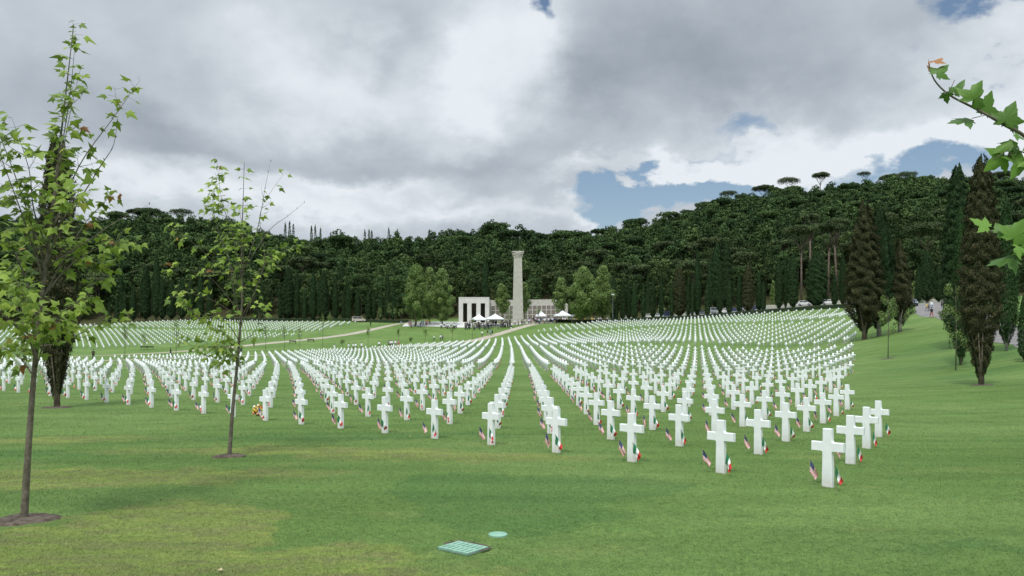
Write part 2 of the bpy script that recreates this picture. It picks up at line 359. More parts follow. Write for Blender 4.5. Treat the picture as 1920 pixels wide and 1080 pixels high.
M_stone2=mat("pale_stone",(.56,.55,.51),.8,(.64,.625,.58),.8,6,bump=.2,bscale=6)
M_panel=mat("tablet_stone",(.17,.145,.125),.6,(.23,.19,.165),2,4)
M_dark=mat("dark_bench_and_pit_shade",(.03,.028,.026),.9,(.05,.04,.035),3)  # the benches' own dark colour; under the grate it paints shade
M_gravel=mat("path_gravel",(.33,.29,.22),.95,(.43,.385,.31),1.3,6,bump=.3,bscale=20)
M_asph=mat("asphalt",(.16,.15,.145),.9,(.23,.215,.20),.6,6,bump=.2,bscale=12)
M_soil=mat("bare_soil",(.05,.036,.026),.95,(.13,.105,.08),9,6,bump=.8,bscale=22)
M_bark=mat("plane_bark",(.10,.085,.06),.9,(.19,.165,.125),14,6,bump=.6,bscale=40)
M_bark2=mat("conifer_bark",(.11,.085,.06),.95,(.20,.165,.125),6,6,bump=.6,bscale=20)
M_barkl=mat("pale_bark",(.20,.185,.16),.9,(.33,.31,.27),5,6,bump=.4,bscale=20)
M_leafnear=mat("near_plane_leaf",tint=[(0,(.04,.10,.016)),(.45,(.09,.19,.026)),(.80,(.16,.30,.042)),(.9,(.16,.24,.04)),(.96,(.40,.22,.06)),(1,(.34,.13,.04))],rough=.5,trans=.22,spec=.3)
M_barkp=mat("pine_bark",(.085,.062,.048),.95,(.16,.125,.10),1.5,6)
M_leaf=mat("plane_leaf",tint=[(0,(.10,.17,.024)),(.45,(.20,.30,.038)),(.80,(.30,.41,.055)),(.93,(.34,.40,.06)),(.955,(.36,.25,.05)),(1,(.30,.13,.04))],rough=.5,trans=.32,spec=.3)
M_leafbig=mat("tree_leaf",tint=[(0,(.075,.12,.032)),(.5,(.15,.225,.06)),(1,(.22,.31,.09))],rough=.6,trans=.15)
M_broad=mat("woodland_leaf",tint=[(0,(.022,.040,.016)),(.4,(.041,.069,.024)),(.75,(.064,.100,.032)),(1,(.092,.132,.044))],rough=.8,objrand=.32,spec=.08)
M_pine=mat("pine_needles",tint=[(0,(.026,.042,.019)),(.5,(.058,.082,.034)),(1,(.10,.13,.052))],rough=.85,objrand=.12,spec=.08)
M_cyp=mat("cypress_foliage",tint=[(0,(.014,.030,.013)),(.5,(.028,.055,.021)),(1,(.05,.085,.03))],rough=.85,objrand=.15,spec=.08)
M_cypb=mat("browning_cypress_foliage",tint=[(0,(.022,.032,.014)),(.4,(.044,.056,.024)),(.72,(.068,.064,.032)),(1,(.12,.09,.048))],rough=.9,spec=.05)
M_cypg=mat("green_cypress_foliage",tint=[(0,(.016,.038,.014)),(.5,(.035,.075,.024)),(1,(.06,.11,.035))],rough=.85,spec=.08)
M_hedge=mat("clipped_hedge",(.012,.024,.009),.9,(.03,.05,.017),2.5,6,bump=.8,bscale=8)
M_tent=mat("white_canvas",(.80,.82,.85),.6,(.86,.87,.88),1,3)
M_wood=mat("flag_stick",(.30,.24,.15),.7,(.38,.30,.2),9)
M_red=mat("flag_red",(.52,.04,.035),.75,(.6,.055,.045),6)
M_white=mat("flag_white",(.78,.78,.76),.75,(.84,.84,.82),6)
M_green=mat("flag_green",(.02,.16,.07),.75,(.03,.2,.09),6)
M_blue=mat("flag_blue",(.03,.04,.12),.75,(.04,.055,.16),6)
M_teal=mat("green_plastic",(.19,.36,.26),.65,(.26,.44,.33),5,5)
M_metal=mat("grey_metal",(.35,.35,.35),.4,(.42,.42,.42),5,3,metal=.6)
M_glass=mat("dark_glass",(.02,.025,.03),.1,(.03,.035,.04),3,spec=.6)
M_tyre=mat("tyre_rubber",(.02,.02,.02),.8,(.03,.03,.03),5)
# ---------------- ground ----------------
def lines(segs):
    out=[]
    for a,b,s in segs: out+=list(np.arange(a,b,s))
    return np.array(out+[segs[-1][1]])
xs=lines([(-3500,-600,400),(-600,-280,20),(-280,-120,5),(-120,-30,2),(-30,30,1),(30,120,2),(120,300,5),(300,600,20),(600,3500,400)])
ys=lines([(-600,-60,60),(-60,-6,6),(-6,60,1),(60,320,2.),(320,660,6),(660,1000,40),(1000,4000,500)])
GX,GY=np.meshgrid(xs,ys); GZ=elev(GX.ravel(),GY.ravel())+EYE
nx,ny=len(xs),len(ys); idx=np.arange(nx*ny).reshape(ny,nx)
Fq=np.stack([idx[:-1,:-1].ravel(),idx[:-1,1:].ravel(),idx[1:,1:].ravel(),idx[1:,:-1].ravel()],1)
tag(ob('ground',npmesh('ground',np.stack([GX.ravel(),GY.ravel(),GZ],1),Fq,G_GRASS,smooth=True)),kind='structure')
def ribbon(name,pts,width,material,up=.03,sub=2.0,kind='structure',label=None,cat=None):
    P=[Vector((a,b)) for a,b in pts]; Q=[]
    for a,b in zip(P[:-1],P[1:]):
        n=max(1,int((b-a).length/sub)); Q+=[a.lerp(b,i/n) for i in range(n)]
    Q.append(P[-1]); V=[]
    rng=random.Random(3)
    for i,q in enumerate(Q):
        t=(Q[min(i+1,len(Q)-1)]-Q[max(i-1,0)]).normalized(); n=Vector((-t.y,t.x))
        w=width/2
        for k in range(5):
            c=q+n*w*(k/2-1)*(1+rng.uniform(-.04,.04) if k in(0,4) else 1); V.append((c.x,c.y,gz(c.x,c.y)+up))
    Fc=[(i*5+k,i*5+k+1,i*5+k+6,i*5+k+5) for i in range(len(Q)-1) for k in range(4)]
    me=bpy.data.meshes.new(name); me.from_pydata(V,[],Fc); me.materials.append(material); o=ob(name,me); tag(o,kind=kind); return o
def pathpt(t,off=0): return (-7+.48*t+off*.877,235+.877*t-off*.48)
ribbon('footpath',[pathpt(-150),pathpt(-40),pathpt(0),(-.3,243),(6.6,249.5),(13,257)],3.6,M_gravel)
ribbon('footpath',[pathpt(-150,-38.4),pathpt(0,-38.4),pathpt(14,-38.4),(-32,257)],3.4,M_gravel)
ribbon('road',[(38.9,50),(49.5,74),(66,114),(83,158),(95,182),(103,200)],6.6,M_asph)
ribbon('terrace',[(-34.5,262),(45,262)],20,M_stone2,up=.05,sub=3)
ribbon('parking_road',[(20,272),(52,254),(100,222),(150,185)],13,M_asph,up=.05,sub=3)
# ---------------- grave markers ----------------
ORD=['','first','second','third','fourth','fifth','sixth','seventh','eighth','ninth','tenth','eleventh','twelfth','thirteenth','fourteenth','fifteenth','sixteenth','seventeenth','eighteenth','nineteenth']
TENS=['','','twent','thirt','fort','fift','sixt']; TN=['','','twenty','thirty','forty','fifty','sixty']
def ordn(n):
    if n<20: return ORD[n]
    return TENS[n//10]+'ieth' if n%10==0 else TN[n//10]+'-'+ORD[n%10]
def outline(detail=True):
    """Latin cross outline in x,z"""
    right=[(.095,0),(.086,.60)]
    def fil(cx,cz,r,a0,a1,n=3): return [(cx+r*math.cos(R(a0+(a1-a0)*i/n)),cz+r*math.sin(R(a0+(a1-a0)*i/n))) for i in range(n+1)]
    if detail:
        right=[(.096,0),(.086,.605)]+fil(.118,.608,.032,180,90)+[(.29,.640),(.29,.806)]+fil(.116,.840,.034,270,180)+[(.080,1.05)]
    else: right=[(.095,0),(.085,.635),(.29,.64),(.29,.81),(.083,.81),(.080,1.05)]
    return right
def cross_geo(detail=True):
    r=outline(detail); n=len(r); th=.056
    pts=r+[(-x,z) for x,z in reversed(r)]
    N_=len(pts); V=[];Fs=[]
    if detail:
        bv=.009
        def inset(k):
            x,z=pts[k]; x0,z0=pts[k-1]; x1,z1=pts[(k+1)%N_]
            d0=Vector((x-x0,z-z0)).normalized(); d1=Vector((x1-x,z1-z)).normalized(); nn=Vector((-(d0.y+d1.y),d0.x+d1.x))
            if nn.length<1e-6: return x,z
            nn.normalize(); c=max(.5,abs(nn.dot(Vector((-d0.y,d0.x))))); return x+nn.x*bv/c,z+nn.y*bv/c
        ins=[inset(k) for k in range(N_)]
        for (src,y) in ((ins,-th),(pts,-th+bv),(pts,th-bv),(ins,th)): V+=[(x,y,z-.06 if z==0 else z) for x,z in src]
        for l in range(3):
            for k in range(N_): a=l*N_+k; b=l*N_+(k+1)%N_; Fs.append((a,b,b+N_,a+N_))
        Fs.append(tuple(range(N_))[::-1]); Fs.append(tuple(3*N_+k for k in range(N_)))
        Fs=[q[::-1] for q in Fs]
    else:
        for y in (-th,th): V+=[(x,y,z-.05 if z==0 else z) for x,z in pts]
        for k in range(N_): Fs.append((k+N_,(k+1)%N_+N_,(k+1)%N_,k))
        Fs.append(tuple(range(N_))); Fs.append(tuple(N_+k for k in range(N_))[::-1])
    return V,Fs
V,Fs=cross_geo(True); me_cross=bpy.data.meshes.new('marble_cross'); me_cross.from_pydata(V,[],Fs); me_cross.materials.append(M_marble2)
import bmesh
bm=bmesh.new(); bm.from_mesh(me_cross); bmesh.ops.recalc_face_normals(bm,faces=bm.faces); bm.to_mesh(me_cross); bm.free()
# star of David headstone
def star_mesh():
    m=MB(); th=.055
    prof=[(.095,-.06),(.085,.60),(.085,.66)]
    pts=[]; cz=.80; Ro=.25; Ri=Ro/math.sqrt(3)
    for k in range(12):
        a=R(90+30*k); r=Ro if k%2==0 else Ri; pts.append((r*math.cos(a),cz+r*math.sin(a)))
    n=12; V=[(0,-th,cz),(0,th,cz)]+[(x,-th,z) for x,z in pts]+[(x,th,z) for x,z in pts]; f=[]
    for k in range(12):
        a=2+k; b=2+(k+1)%12; f+=[(0,a,b),(1,b+12,a+12),(a,a+12,b+12,b)]
    m.add(V,f); m.box(-.09,.09,-th+.004,th-.004,-.06,.60)
    me=m.mesh('star_headstone',M_marble); b=bmesh.new(); b.from_mesh(me); bmesh.ops.recalc_face_normals(b,faces=b.faces); b.to_mesh(me); b.free(); return me
me_star=star_mesh()
def flag_cloth(kind,seed):
    rng=random.Random(seed); nu,nv=12,13; L_,H=.34,.22
    sw=rng.uniform(-.5,.5); out=rng.uniform(.11,.18); fold=rng.uniform(1.5,2.4)
    P={}
    for i in range(nu+1):
        u=i/nu
        for j in range(nv+1):
            v=j/nv
            x=.006+out*u**.8*(1-.35*v)+.006*math.sin(v*6); z=.46-v*H*(1-.25*u)-u*L_*(.80-.18*v)
            y=.035*u*math.sin(v*math.pi*fold+u*2+seed)+.02*u*math.sin(u*5+seed)
            P[i,j]=(x*math.cos(sw)-y*math.sin(sw),x*math.sin(sw)+y*math.cos(sw),z)
    V=[P[i,j] for i in range(nu+1) for j in range(nv+1)]; F_=[];mi=[]
    for i in range(nu):
        for j in range(nv):
            a=i*(nv+1)+j; F_.append((a,a+1,a+nv+2,a+nv+1))
            if kind=='it': mi.append(0 if i<4 else (1 if i<8 else 2))
            else: mi.append(0 if (i<5 and j<7) else (2 if j%2==0 else 1))
    m=MB(); m.v=V; m.f=F_; m.m=mi
    if kind=='us':
        for i in range(1,5):
            for j in range(1,7):
                if (i+j)%2: continue
                p=Vector(P[i,j]); ex=(Vector(P[i+1,j])-Vector(P[i-1,j])).normalized()*.0042; ey=(Vector(P[i,j+1])-Vector(P[i,j-1])).normalized()*.0042; nn=ex.cross(ey).normalized()*.0015
                for s in (1,-1): m.add([p+ex+nn*s,p+ey+nn*s,p-ex+nn*s,p-ey+nn*s],[(0,1,2,3)],1)
    return m.mesh('flag_cloth',[M_green,M_white,M_red] if kind=='it' else [M_blue,M_white,M_red],True)
me_it=[flag_cloth('it',s) for s in range(5)]; me_us=[flag_cloth('us',s+10) for s in range(5)]
m=MB(); m.tube([(0,0,-.05),(0,0,.47)],.0035,6); m.tube([(0,0,.465),(0,0,.485)],[.007,.002],6); me_pole=m.mesh('flag_pole',M_wood)
NF=near_field()
NF.sort(key=lambda t:math.hypot(t[2],t[3]))
vis=[t for t in NF if abs(t[2]/t[3])<.66]
# ordinal numbers inside each row
byrow={}
for t in NF: byrow.setdefault(t[1],[]).append(t)
rown={k:n+1 for n,k in enumerate(sorted(byrow))}
num={}
for k,l in byrow.items():
    for n,t in enumerate(sorted(l,key=lambda t:t[0])): num[(t[0],k)]=n+1
def rphi(i):
    d=ROW[min(i+1,NI)]-ROW[max(i-1,0)]; return math.atan2(d[1],-d[0])
near=set((t[0],t[1]) for t in vis[:300])
STAR=min(NF,key=lambda t:abs(960+F*t[2]/t[3]-873.6)+abs(t[3]-33.5)*30)
rng=random.Random(7)
def rowname(k): return 'the front row' if rown[k]==1 else 'the '+ordn(rown[k])+' row back'
def flagpos(x,y,ph,d,s):
    N_=Vector((math.sin(ph),math.cos(ph))); A=Vector((math.cos(ph),-math.sin(ph))); p=Vector((x,y))-N_*d+A*s; return p
firstc=None; fl0={}
def put_flag(kind,p,rz,tilt,label):
    root=ob('american_flag' if kind=='us' else 'italian_flag',None,None,(p.x,p.y,gz(p.x,p.y)),0)
    root.rotation_euler=(tilt[0],tilt[1],rz)
    c=ob('cloth',rng.choice(me_us if kind=='us' else me_it),root); q=ob('stick',me_pole,root)
    tag(root,label,'flag','small american flags by the crosses' if kind=='us' else 'small italian flags by the crosses')
rest=[]
for t in NF:
    i,k,x,y=t; ph=rphi(i)
    if (i,k) not in near: rest.append(t); continue
    if t is STAR or (i,k)==(STAR[0],STAR[1]):
        o=ob('star_headstone',me_star,None,(x,y,gz(x,y)),-ph); tag(o,'white marble headstone topped with a star of David, standing among the crosses','headstone')
    else:
        o=ob('marble_cross',me_cross,None,(x,y,gz(x,y)),-ph+rng.uniform(-.02,.02))
        o.rotation_euler[0]=rng.uniform(-.006,.006); o.rotation_euler[1]=rng.uniform(-.006,.006)
        lab='white marble cross, '+ordn(num[(i,k)])+' from the right end of '+rowname(k)
        if (i,k)==(0,0): lab='largest and nearest white marble cross, at the right end of the front row'
        tag(o,lab,'cross','white marble crosses in rows on the lawn')
    for kind,d,s in (('us',.12,-.30),('it',.32,.27)):
        p=flagpos(x,y,ph,d+rng.uniform(-.04,.04),s+rng.uniform(-.04,.04))
        put_flag(kind,p,rng.uniform(-.7,.7)-.1,(rng.uniform(-.06,.06),rng.uniform(-.08,.08)),
          ('small American flag left of' if kind=='us' else 'small Italian flag before')+' cross '+str(num[(i,k)])+' from the right, '+('front row' if rown[k]==1 else ordn(rown[k])+' row back'))
# everything farther: one object for crosses, one for flags
V,Fs=cross_geo(False); V=np.array(V); NV=len(V)
far=rest+far_field()
VV=[];FF4=[];FFn=[]
side=[f for f in Fs if len(f)==4]; caps=[f for f in Fs if len(f)>4]
# triangulated caps of the low cross: three boxes worth of quads
n_=NV//2; q0=[(0,1,n_-2,n_-1),(1,4,n_-5,n_-2),(2,3,4,1),(n_-5,n_-4,n_-3,n_-2),(4,5,n_-6,n_-5)]
capq=[]
for q in q0: capq.append(q); capq.append(tuple(n_+a for a in q)[::-1])
QF=np.array(side+capq); allV=[];allF=[]
fx=np.array([t[2] for t in far]); fy=np.array([t[3] for t in far]); fz=elev(fx,fy)+EYE
for c,t in enumerate(far):
    ph=rphi(min(t[0],NI)) if c<len(rest) else R(18)
    ca,sa=math.cos(-ph),math.sin(-ph)
    P_=np.stack([V[:,0]*ca-V[:,1]*sa+fx[c],V[:,0]*sa+V[:,1]*ca+fy[c],V[:,2]+fz[c]],1); allV.append(P_); allF.append(QF+c*NV)
tag(ob('distant_crosses',npmesh('distant_crosses',np.concatenate(allV),np.concatenate(allF),M_marble)),'white marble crosses massed in curving rows across the far lawns','crosses',kind='stuff')
FV=[];FQ=[];FM=[]; o_=0
for t in rest:
    if t[3]>118: continue
    ph=rphi(t[0])
    for kind,d,s in (('us',.12,-.30),('it',.32,.27)):
        p=flagpos(t[2],t[3],ph,d,s+rng.uniform(-.04,.04)); g=gz(p.x,p.y); a=rng.uniform(-.8,.8); ca,sa=math.cos(a),math.sin(a); out=rng.uniform(.1,.15)
        def pt(u,z,w=0): FV.append((p.x+ca*u-sa*w,p.y+sa*u+ca*w,g+z))
        bands=((0,.33,0),(.33,.66,1),(.66,1,2)) if kind=='it' else ((0,.4,3),(.4,.6,1),(.6,.8,2),(.8,1,1))
        for a0,a1,mi_ in bands:
            pt(.005+out*a0,.46-.26*a0); pt(.005+out*a0*.7,.28-.24*a0,.01); pt(.005+out*a1*.7,.28-.24*a1,.02); pt(.005+out*a1,.46-.26*a1,.01)
            FQ.append((o_,o_+1,o_+2,o_+3)); o_+=4; FM.append(mi_)
        pt(-.004,0);pt(.004,0);pt(.004,.47);pt(-.004,.47); FQ.append((o_,o_+1,o_+2,o_+3)); o_+=4; FM.append(1)
tag(ob('distant_flags',npmesh('distant_flags',FV,FQ,[M_green,M_white,M_red,M_blue],mi=FM)),'small flags planted among the farther crosses','flags',kind='stuff')
# ---------------- foliage builders ----------------
def quadcloud(C,D,size,rs,asp=1.0,jit=.55,updir=0,vert=False):
    n=len(C); nr=D+rs.normal(0,jit,(n,3)); nr[:,2]+=updir; nr/=np.linalg.norm(nr,axis=1)[:,None]+1e-9
    a=np.cross(nr,rs.normal(0,.3,(n,3))+np.array([0,0,1.0]) if vert else rs.normal(0,1,(n,3))); a/=np.linalg.norm(a,axis=1)[:,None]+1e-9; b=np.cross(nr,a)
    s=(size*rs.uniform(.6,1.3,n))[:,None]; a=a*s*.5*asp; b=b*s*.5
    k=rs.uniform(.2,.55,(n,1))
    V=np.stack([C-a,C-b*1.0+nr*s*.12*k,C+a,C+b*1.0+nr*s*.12],1).reshape(-1,3)
    return V,np.arange(4*n).reshape(n,4)
def blobs_cloud(bl,dens,size,rs,up=.35,**k):
    C=[];D=[];T=[]
    for c,r in bl:
        c=np.array(c,float); r=np.array(r,float)*np.ones(3); n=max(6,int(dens*(r[0]*r[1]+r[0]*r[2]+r[1]*r[2])/3))
        d=rs.normal(0,1,(n,3)); d[:,2]+=up; d/=np.linalg.norm(d,axis=1)[:,None]
        q=rs.uniform(.55,1.08,(n,1)); C.append(c+d*r*q); D.append(d); T.append(np.clip(.5+rs.normal(0,.14)+rs.normal(0,.16,n)+.10*d[:,2],0,1))  # tint varies per clump and leaf, paler towards clump tops
    C=np.concatenate(C);D=np.concatenate(D);T=np.concatenate(T)
    V,Q=quadcloud(C,D,size,rs,**k); return V,Q,T
def broad_crown(seed,h=13,w=4.6,dens=40,size=.50,nb=40,low=.22):
    rs=np.random.RandomState(seed); bl=[]
    ax_,ay_=rs.uniform(.8,1.25),rs.uniform(.8,1.25)
    for i in range(nb):
        t=rs.uniform(0,1); z=h*(low+(1-low)*t)-1.0+rs.normal(0,.5); rr=w*math.sqrt(max(0,1-((t-.38)/.68)**2))*.80
        a=rs.uniform(0,6.283)+i*2.4; q=rs.uniform(.45,1.08); r=rs.uniform(.8,1.9)*w/4.6
        bl.append(((rr*q*math.cos(a)*ax_,rr*q*math.sin(a)*ay_,z),(r,r,r*.7)))
    bl.append(((0,0,h*.62),(w*.6,w*.6,h*.27)))
    return blobs_cloud(bl,dens,size,rs)
def pine_crown(seed,h=18,w=6.0,dens=62,size=.50):
    rs=np.random.RandomState(seed); bl=[]
    for i in range(26):
        a=i*2.39996; q=math.sqrt((i+.5)/26); r=rs.uniform(1.1,1.8)*w/6
        bl.append(((w*.86*q*math.cos(a),w*.86*q*math.sin(a),h-1.3-q*q*w*.20+rs.uniform(-.35,.35)),(r*1.2,r*1.2,r*.8)))
    return blobs_cloud(bl,dens,size,rs,up=.5)
def pine_trunk(seed,h=18,w=6.0):
    rs=random.Random(seed); m=MB(); r=h*.011; lean=rs.uniform(-.04,.04)*h
    hub=Vector((lean,0,h*.68)); m.tube([(0,0,-.5),(lean*.4,.1,h*.35),hub],[r*1.25,r,r*.85],8)
    for k in range(9):
        a=k*2.4; e=Vector((lean+w*.62*math.cos(a),w*.62*math.sin(a),h-1.8-rs.uniform(0,.6))); s=Vector((lean*(.8),0,h*(.60+.08*(k%3)/2)))
        m.tube([s,s.lerp(e,.5)+Vector((0,0,-.3)),e],[r*.5,r*.33,r*.12],5)
    return m
def cypress_cloud(seed,h,w,dens,size,bot=.10,irr=.16,base=.07,tf=.5,tp=.44):
    rs=np.random.RandomState(seed); n=int(dens*h*w); t=rs.uniform(0,1,n)**1.05; a=rs.uniform(0,6.283,n); z=h*(base*(1+.35*np.sin(a*3+seed)+.25*np.sin(a*7))+(1-base)*t)
    prof=np.minimum(1,(.20+.80*t/bot))*np.minimum(1,((1.006-t)/tf)**tp)
    lump=1.0; rl=np.random.RandomState(seed+99)
    for k in range(9): lump=lump+irr*.42*np.sin(rl.randint(-9,10)*a+rl.uniform(-8,8)*z/max(.25,w/3.5)+rl.uniform(0,6.3))
    r=w/2*prof*lump*rs.uniform(.72,1.04,n)
    C=np.stack([r*np.cos(a),r*np.sin(a),z+rs.normal(0,size*.3,n)],1); D=np.stack([np.cos(a),np.sin(a),np.full(n,.25)],1)
    T=np.clip(.45+.7*(lump-1)+rs.normal(0,.2,n),0,1)  # tint varies per leaf, darker in the hollows between lumps
    V,Q=quadcloud(C,D,size,rs,asp=.42,jit=.5,vert=True); return V,Q,T
def trunk_mb(h,r,seed=0,limbs=0,w=3):
    rs=random.Random(seed); m=MB(); m.tube([(0,0,-.4),(0,0,h*.25),(rs.uniform(-.2,.2),rs.uniform(-.2,.2),h)],[r*1.3,r,r*.4],8)
    for k in range(limbs):
        a=k*2.4+rs.uniform(-.3,.3); z=h*rs.uniform(.35,.8); m.tube([(0,0,z),(w*.4*math.cos(a),w*.4*math.sin(a),z+h*.16),(w*.8*math.cos(a),w*.8*math.sin(a),z+h*.25)],[r*.45,r*.3,r*.1],5)
    return m
# ---------------- hillside forest ----------------
rng=random.Random(21); rs=np.random.RandomState(5)
pts=[]
z=292.0
while z<640:
    step=7.4 if z<400 else 8.2
    x=-.66*z-10
    while x<.68*z+12:
        X=x+rng.uniform(-3,3); Z=z+rng.uniform(-3,3); x+=step
        px=960+F*X/Z
        zr=np.interp(px,[-400,300,700,1000,1250,1500,2400],[470,460,430,430,480,530,540]); z0=np.interp(px,[-400,250,560,700,1560,1750,2000],[336,331,318,303,296,275,252])
        if Z<z0 or Z>zr+22: continue
        pts.append((X,Z,px,zr))
    z+=step*.88
z=240
while z<292:
    x=.40*z
    while x<.68*z+10:
        X=x+rng.uniform(-3,3); Z=z+rng.uniform(-3,3); x+=7.6; px=960+F*X/Z
        if Z<np.interp(px,[1560,1750,2000],[296,275,252]): continue
        pts.append((X,Z,px,530))
    z+=6.8
pts.sort(key=lambda t:t[1])
PB=[broad_crown(s,12+s%4,4.1+.35*(s%4)) for s in range(6)]
PB2=[broad_crown(s+20,12+s%4,4.3+.4*(s%3),dens=22,size=.72) for s in range(7)]
PP=[pine_crown(s,15,5.2) for s in range(3)]
me_b=[npmesh('crown',v,q,M_broad,t) for v,q,t in PB]; me_bt=[trunk_mb(9,.22,s,5,4).mesh('trunk',M_bark2,True) for s in range(6)]
me_p=[npmesh('crown',v,q,M_pine,t) for v,q,t in PP]; me_pt=[pine_trunk(s,15,5.2).mesh('trunk',M_barkp,True) for s in range(3)]
def reg(px): return 'at the left' if px<640 else ('behind the memorial' if px<1180 else 'at the right')
V_=[];Q_=[];T_=[];nv=0; cnt=0; npine=0
TV=[];TF=[]
for (X,Z,px,zr) in pts:
    g=gz(X,Z); isp=rng.random()<(.13 if px>1050 else .05)+(.16 if (px<420 and Z<400) else 0)
    sc=rng.uniform(.72,1.22); a=rng.uniform(0,6.28)
    if Z>zr-14: sc=min(sc,rng.uniform(.72,.95))
    if isp and npine<60 and Z<440:
        npine+=1; s=npine%3; r=empty('umbrella_pine',(X,Z,g),a); r.scale=(sc,)*3; ob('trunk',me_pt[s],r); ob('crown',me_p[s],r)
        tag(r,'umbrella pine in the hillside wood '+reg(px),'tree','umbrella pines in the hillside wood '+reg(px)); continue
    if not isp and cnt<300:
        s=cnt%6; cnt+=1; r=empty('broadleaf_tree',(X,Z,g),a); r.scale=(sc,sc,sc*rng.uniform(.9,1.15)); ob('trunk',me_bt[s],r); ob('crown',me_b[s],r)
        tag(r,'dark green broadleaf tree in the hillside wood '+reg(px),'tree','broadleaf trees in the hillside wood '+reg(px)); continue
    v,q,t=(PP[rng.randrange(3)] if isp else PB2[rng.randrange(7)])
    ca,sa=math.cos(a)*sc,math.sin(a)*sc
    V_.append(np.stack([v[:,0]*ca-v[:,1]*sa+X,v[:,0]*sa+v[:,1]*ca+Z,v[:,2]*sc+g],1).astype(np.float32)); Q_.append(q+nv); nv+=len(v)
    T_.append(np.clip(t+rng.gauss(0,.2)-(.08 if isp else 0),0,1))
    m=MB()
tag(ob('distant_wood',npmesh('distant_wood',np.concatenate(V_),np.concatenate(Q_),M_broad,np.concatenate(T_))),'dense green wood covering the upper hillsides up to the skyline','wood',kind='stuff')
print('forest',cnt,npine,len(V_),nv)
# ---------------- named trees ----------------
def conifer(name,px,Z,top,wpx,material,label,group=None,dens=None,size=None,bot=.10,trunkh=None,seed=0,irr=.10,tf=.5,tp=.44,bark=None):
    p=at(px,Z); base=HY-F*(p.z-EYE)/Z; h=(base-top)/F*Z; w=wpx/F*Z*1.05; tm=trunk_mb(h*.6,max(.10,w*.06),int(px),0)
    if trunkh:
        for k in range(9): a_=k*2.4; tm.tube([(.03*math.cos(a_),.03*math.sin(a_),h*trunkh*.35),(w*.13*math.cos(a_),w*.13*math.sin(a_),h*(trunkh+.03)),(w*.30*math.cos(a_),w*.30*math.sin(a_),h*(trunkh+.16))],[w*.03,w*.022,w*.008],5)
    size=size or max(.22,min(.5,Z*.0016)); dens=dens or 34/size**2
    v,q,t=cypress_cloud(seed+int(px),h,w,dens,size,bot=bot,irr=irr,base=.05 if trunkh is None else trunkh,tf=tf,tp=tp)
    r=empty(name,tuple(p),rng.uniform(0,6)); 
    ob('trunk',tm.mesh('trunk',bark or M_bark2,True),r); ob('crown',npmesh('crown',v,q,material,t),r)
    tag(r,label,'tree',group); return r
def hz(px): return 266/(1+.667*(px-960)/F)
def z1(x,y,w): return 140+x/4.5,380+y/4.5,w/4.5
# left row behind the hedge
Lr=[]
for x,t,w in ((295,850,25),(355,810,38),(420,750,28),(495,700,50),(600,540,80),(690,450,65),(740,650,60),(815,680,70),(905,640,60),(985,670,50),(1060,640,60),(1140,650,50)): Lr.append((140+x/4.5,380+t/4.5,w/4.5))
for x,t,w in ((100,660,35),(150,650,45),(320,670,38),(395,510,100),(475,545,50),(545,725,38),(625,560,62),(715,535,100),(830,585,55),(910,700,42),(950,680,48),(1035,690,48),(1130,730,50),(1180,735,48),(1245,715,42),(1310,565,48),(1360,690,42)): Lr.append((460+x/4.908,400+t/4.908,w/4.908))
Lr.sort()
for n,(px,t,w) in enumerate(Lr):
    Z=(300 if n<3 else 316-(px-240)*.036) if px<560 else 301-(px-560)*.04
    if 650<px<700: Z-=2
    conifer('cypress',px,Z,t,w,M_cyp,'dark columnar cypress, '+ordn(n+1)+' from the left in the left-hand row below the wood','cypresses in the left row',seed=1)
Rr=[]
for x,t,w,k in ((345,760,25,0),(375,760,25,0),(430,630,50,0),(485,640,45,0),(540,670,50,0),(620,670,40,0),(710,610,50,0),(785,575,38,0),(880,640,35,0),(950,510,110,1),(1035,590,40,0),(1070,620,30,0),(1115,500,60,0),(1210,655,45,0),(1325,450,52,0),(1410,635,50,0),(1505,565,48,0),(1585,480,95,1)): Rr.append((1080+x/4.908,400+t/4.908,w/4.908,k))
for x,t,w,k in ((155,775,40,0),(185,825,30,0),(290,670,46,0),(335,670,26,0),(385,640,62,0),(545,625,125,2),(665,780,36,0),(720,640,42,0),(765,870,22,0)): Rr.append((1380+x/3.6,300+t/3.6,w/3.6,k))
Rr.sort()
for n,(px,t,w,k) in enumerate(Rr):
    conifer('cypress',px,hz(px)+(5 if n%3 else 7),t,w,(M_cyp,M_cypb,M_cyp)[k],('dark columnar','broad bronze-green','wide dark conical')[k]+' cypress, '+ordn(n+1)+' from the left behind the right-hand hedge','cypresses behind the right hedge',seed=2)
# tall dark ones inside the wood edge
for px,Z,t,w in ((227,330,473,6),(293,420,455,4),(1215,278,514,6),(1330,268,490,8),(1345,290,460,26),(1362,288,455,22),(1150,285,520,14),(910,305,490,12),(840,303,520,10),(640,322,500,14),(1308,272,470,10)):
    conifer('cypress',px,Z,t,w,M_cyp,{227:'slender tall cypress rising above the left row',293:'tiny distant cypress on the left hillside'}.get(px,'tall dark cypress standing against the wood edge, '+ordn(1+[1215,1330,1345,1362,1150,910,840,640,1308].index(px) if px not in (227,293) else 1)+' of nine'),'cypresses at the edge of the wood',seed=4)
# skyline cypresses on the left ridge
for n,(px,t) in enumerate(((535,418),(543,416),(550,421),(584,423),(591,423),(601,428),(620,436),(684,432),(692,431),(697,432),(729,428),(745,432),(805,432),(1700,520))):
    if n<13: conifer('cypress',px,452,t,6,M_cyp,'tiny dark cypress on the skyline, '+ordn(n+1)+' from the left','cypresses on the skyline',seed=5,dens=14,size=.8)
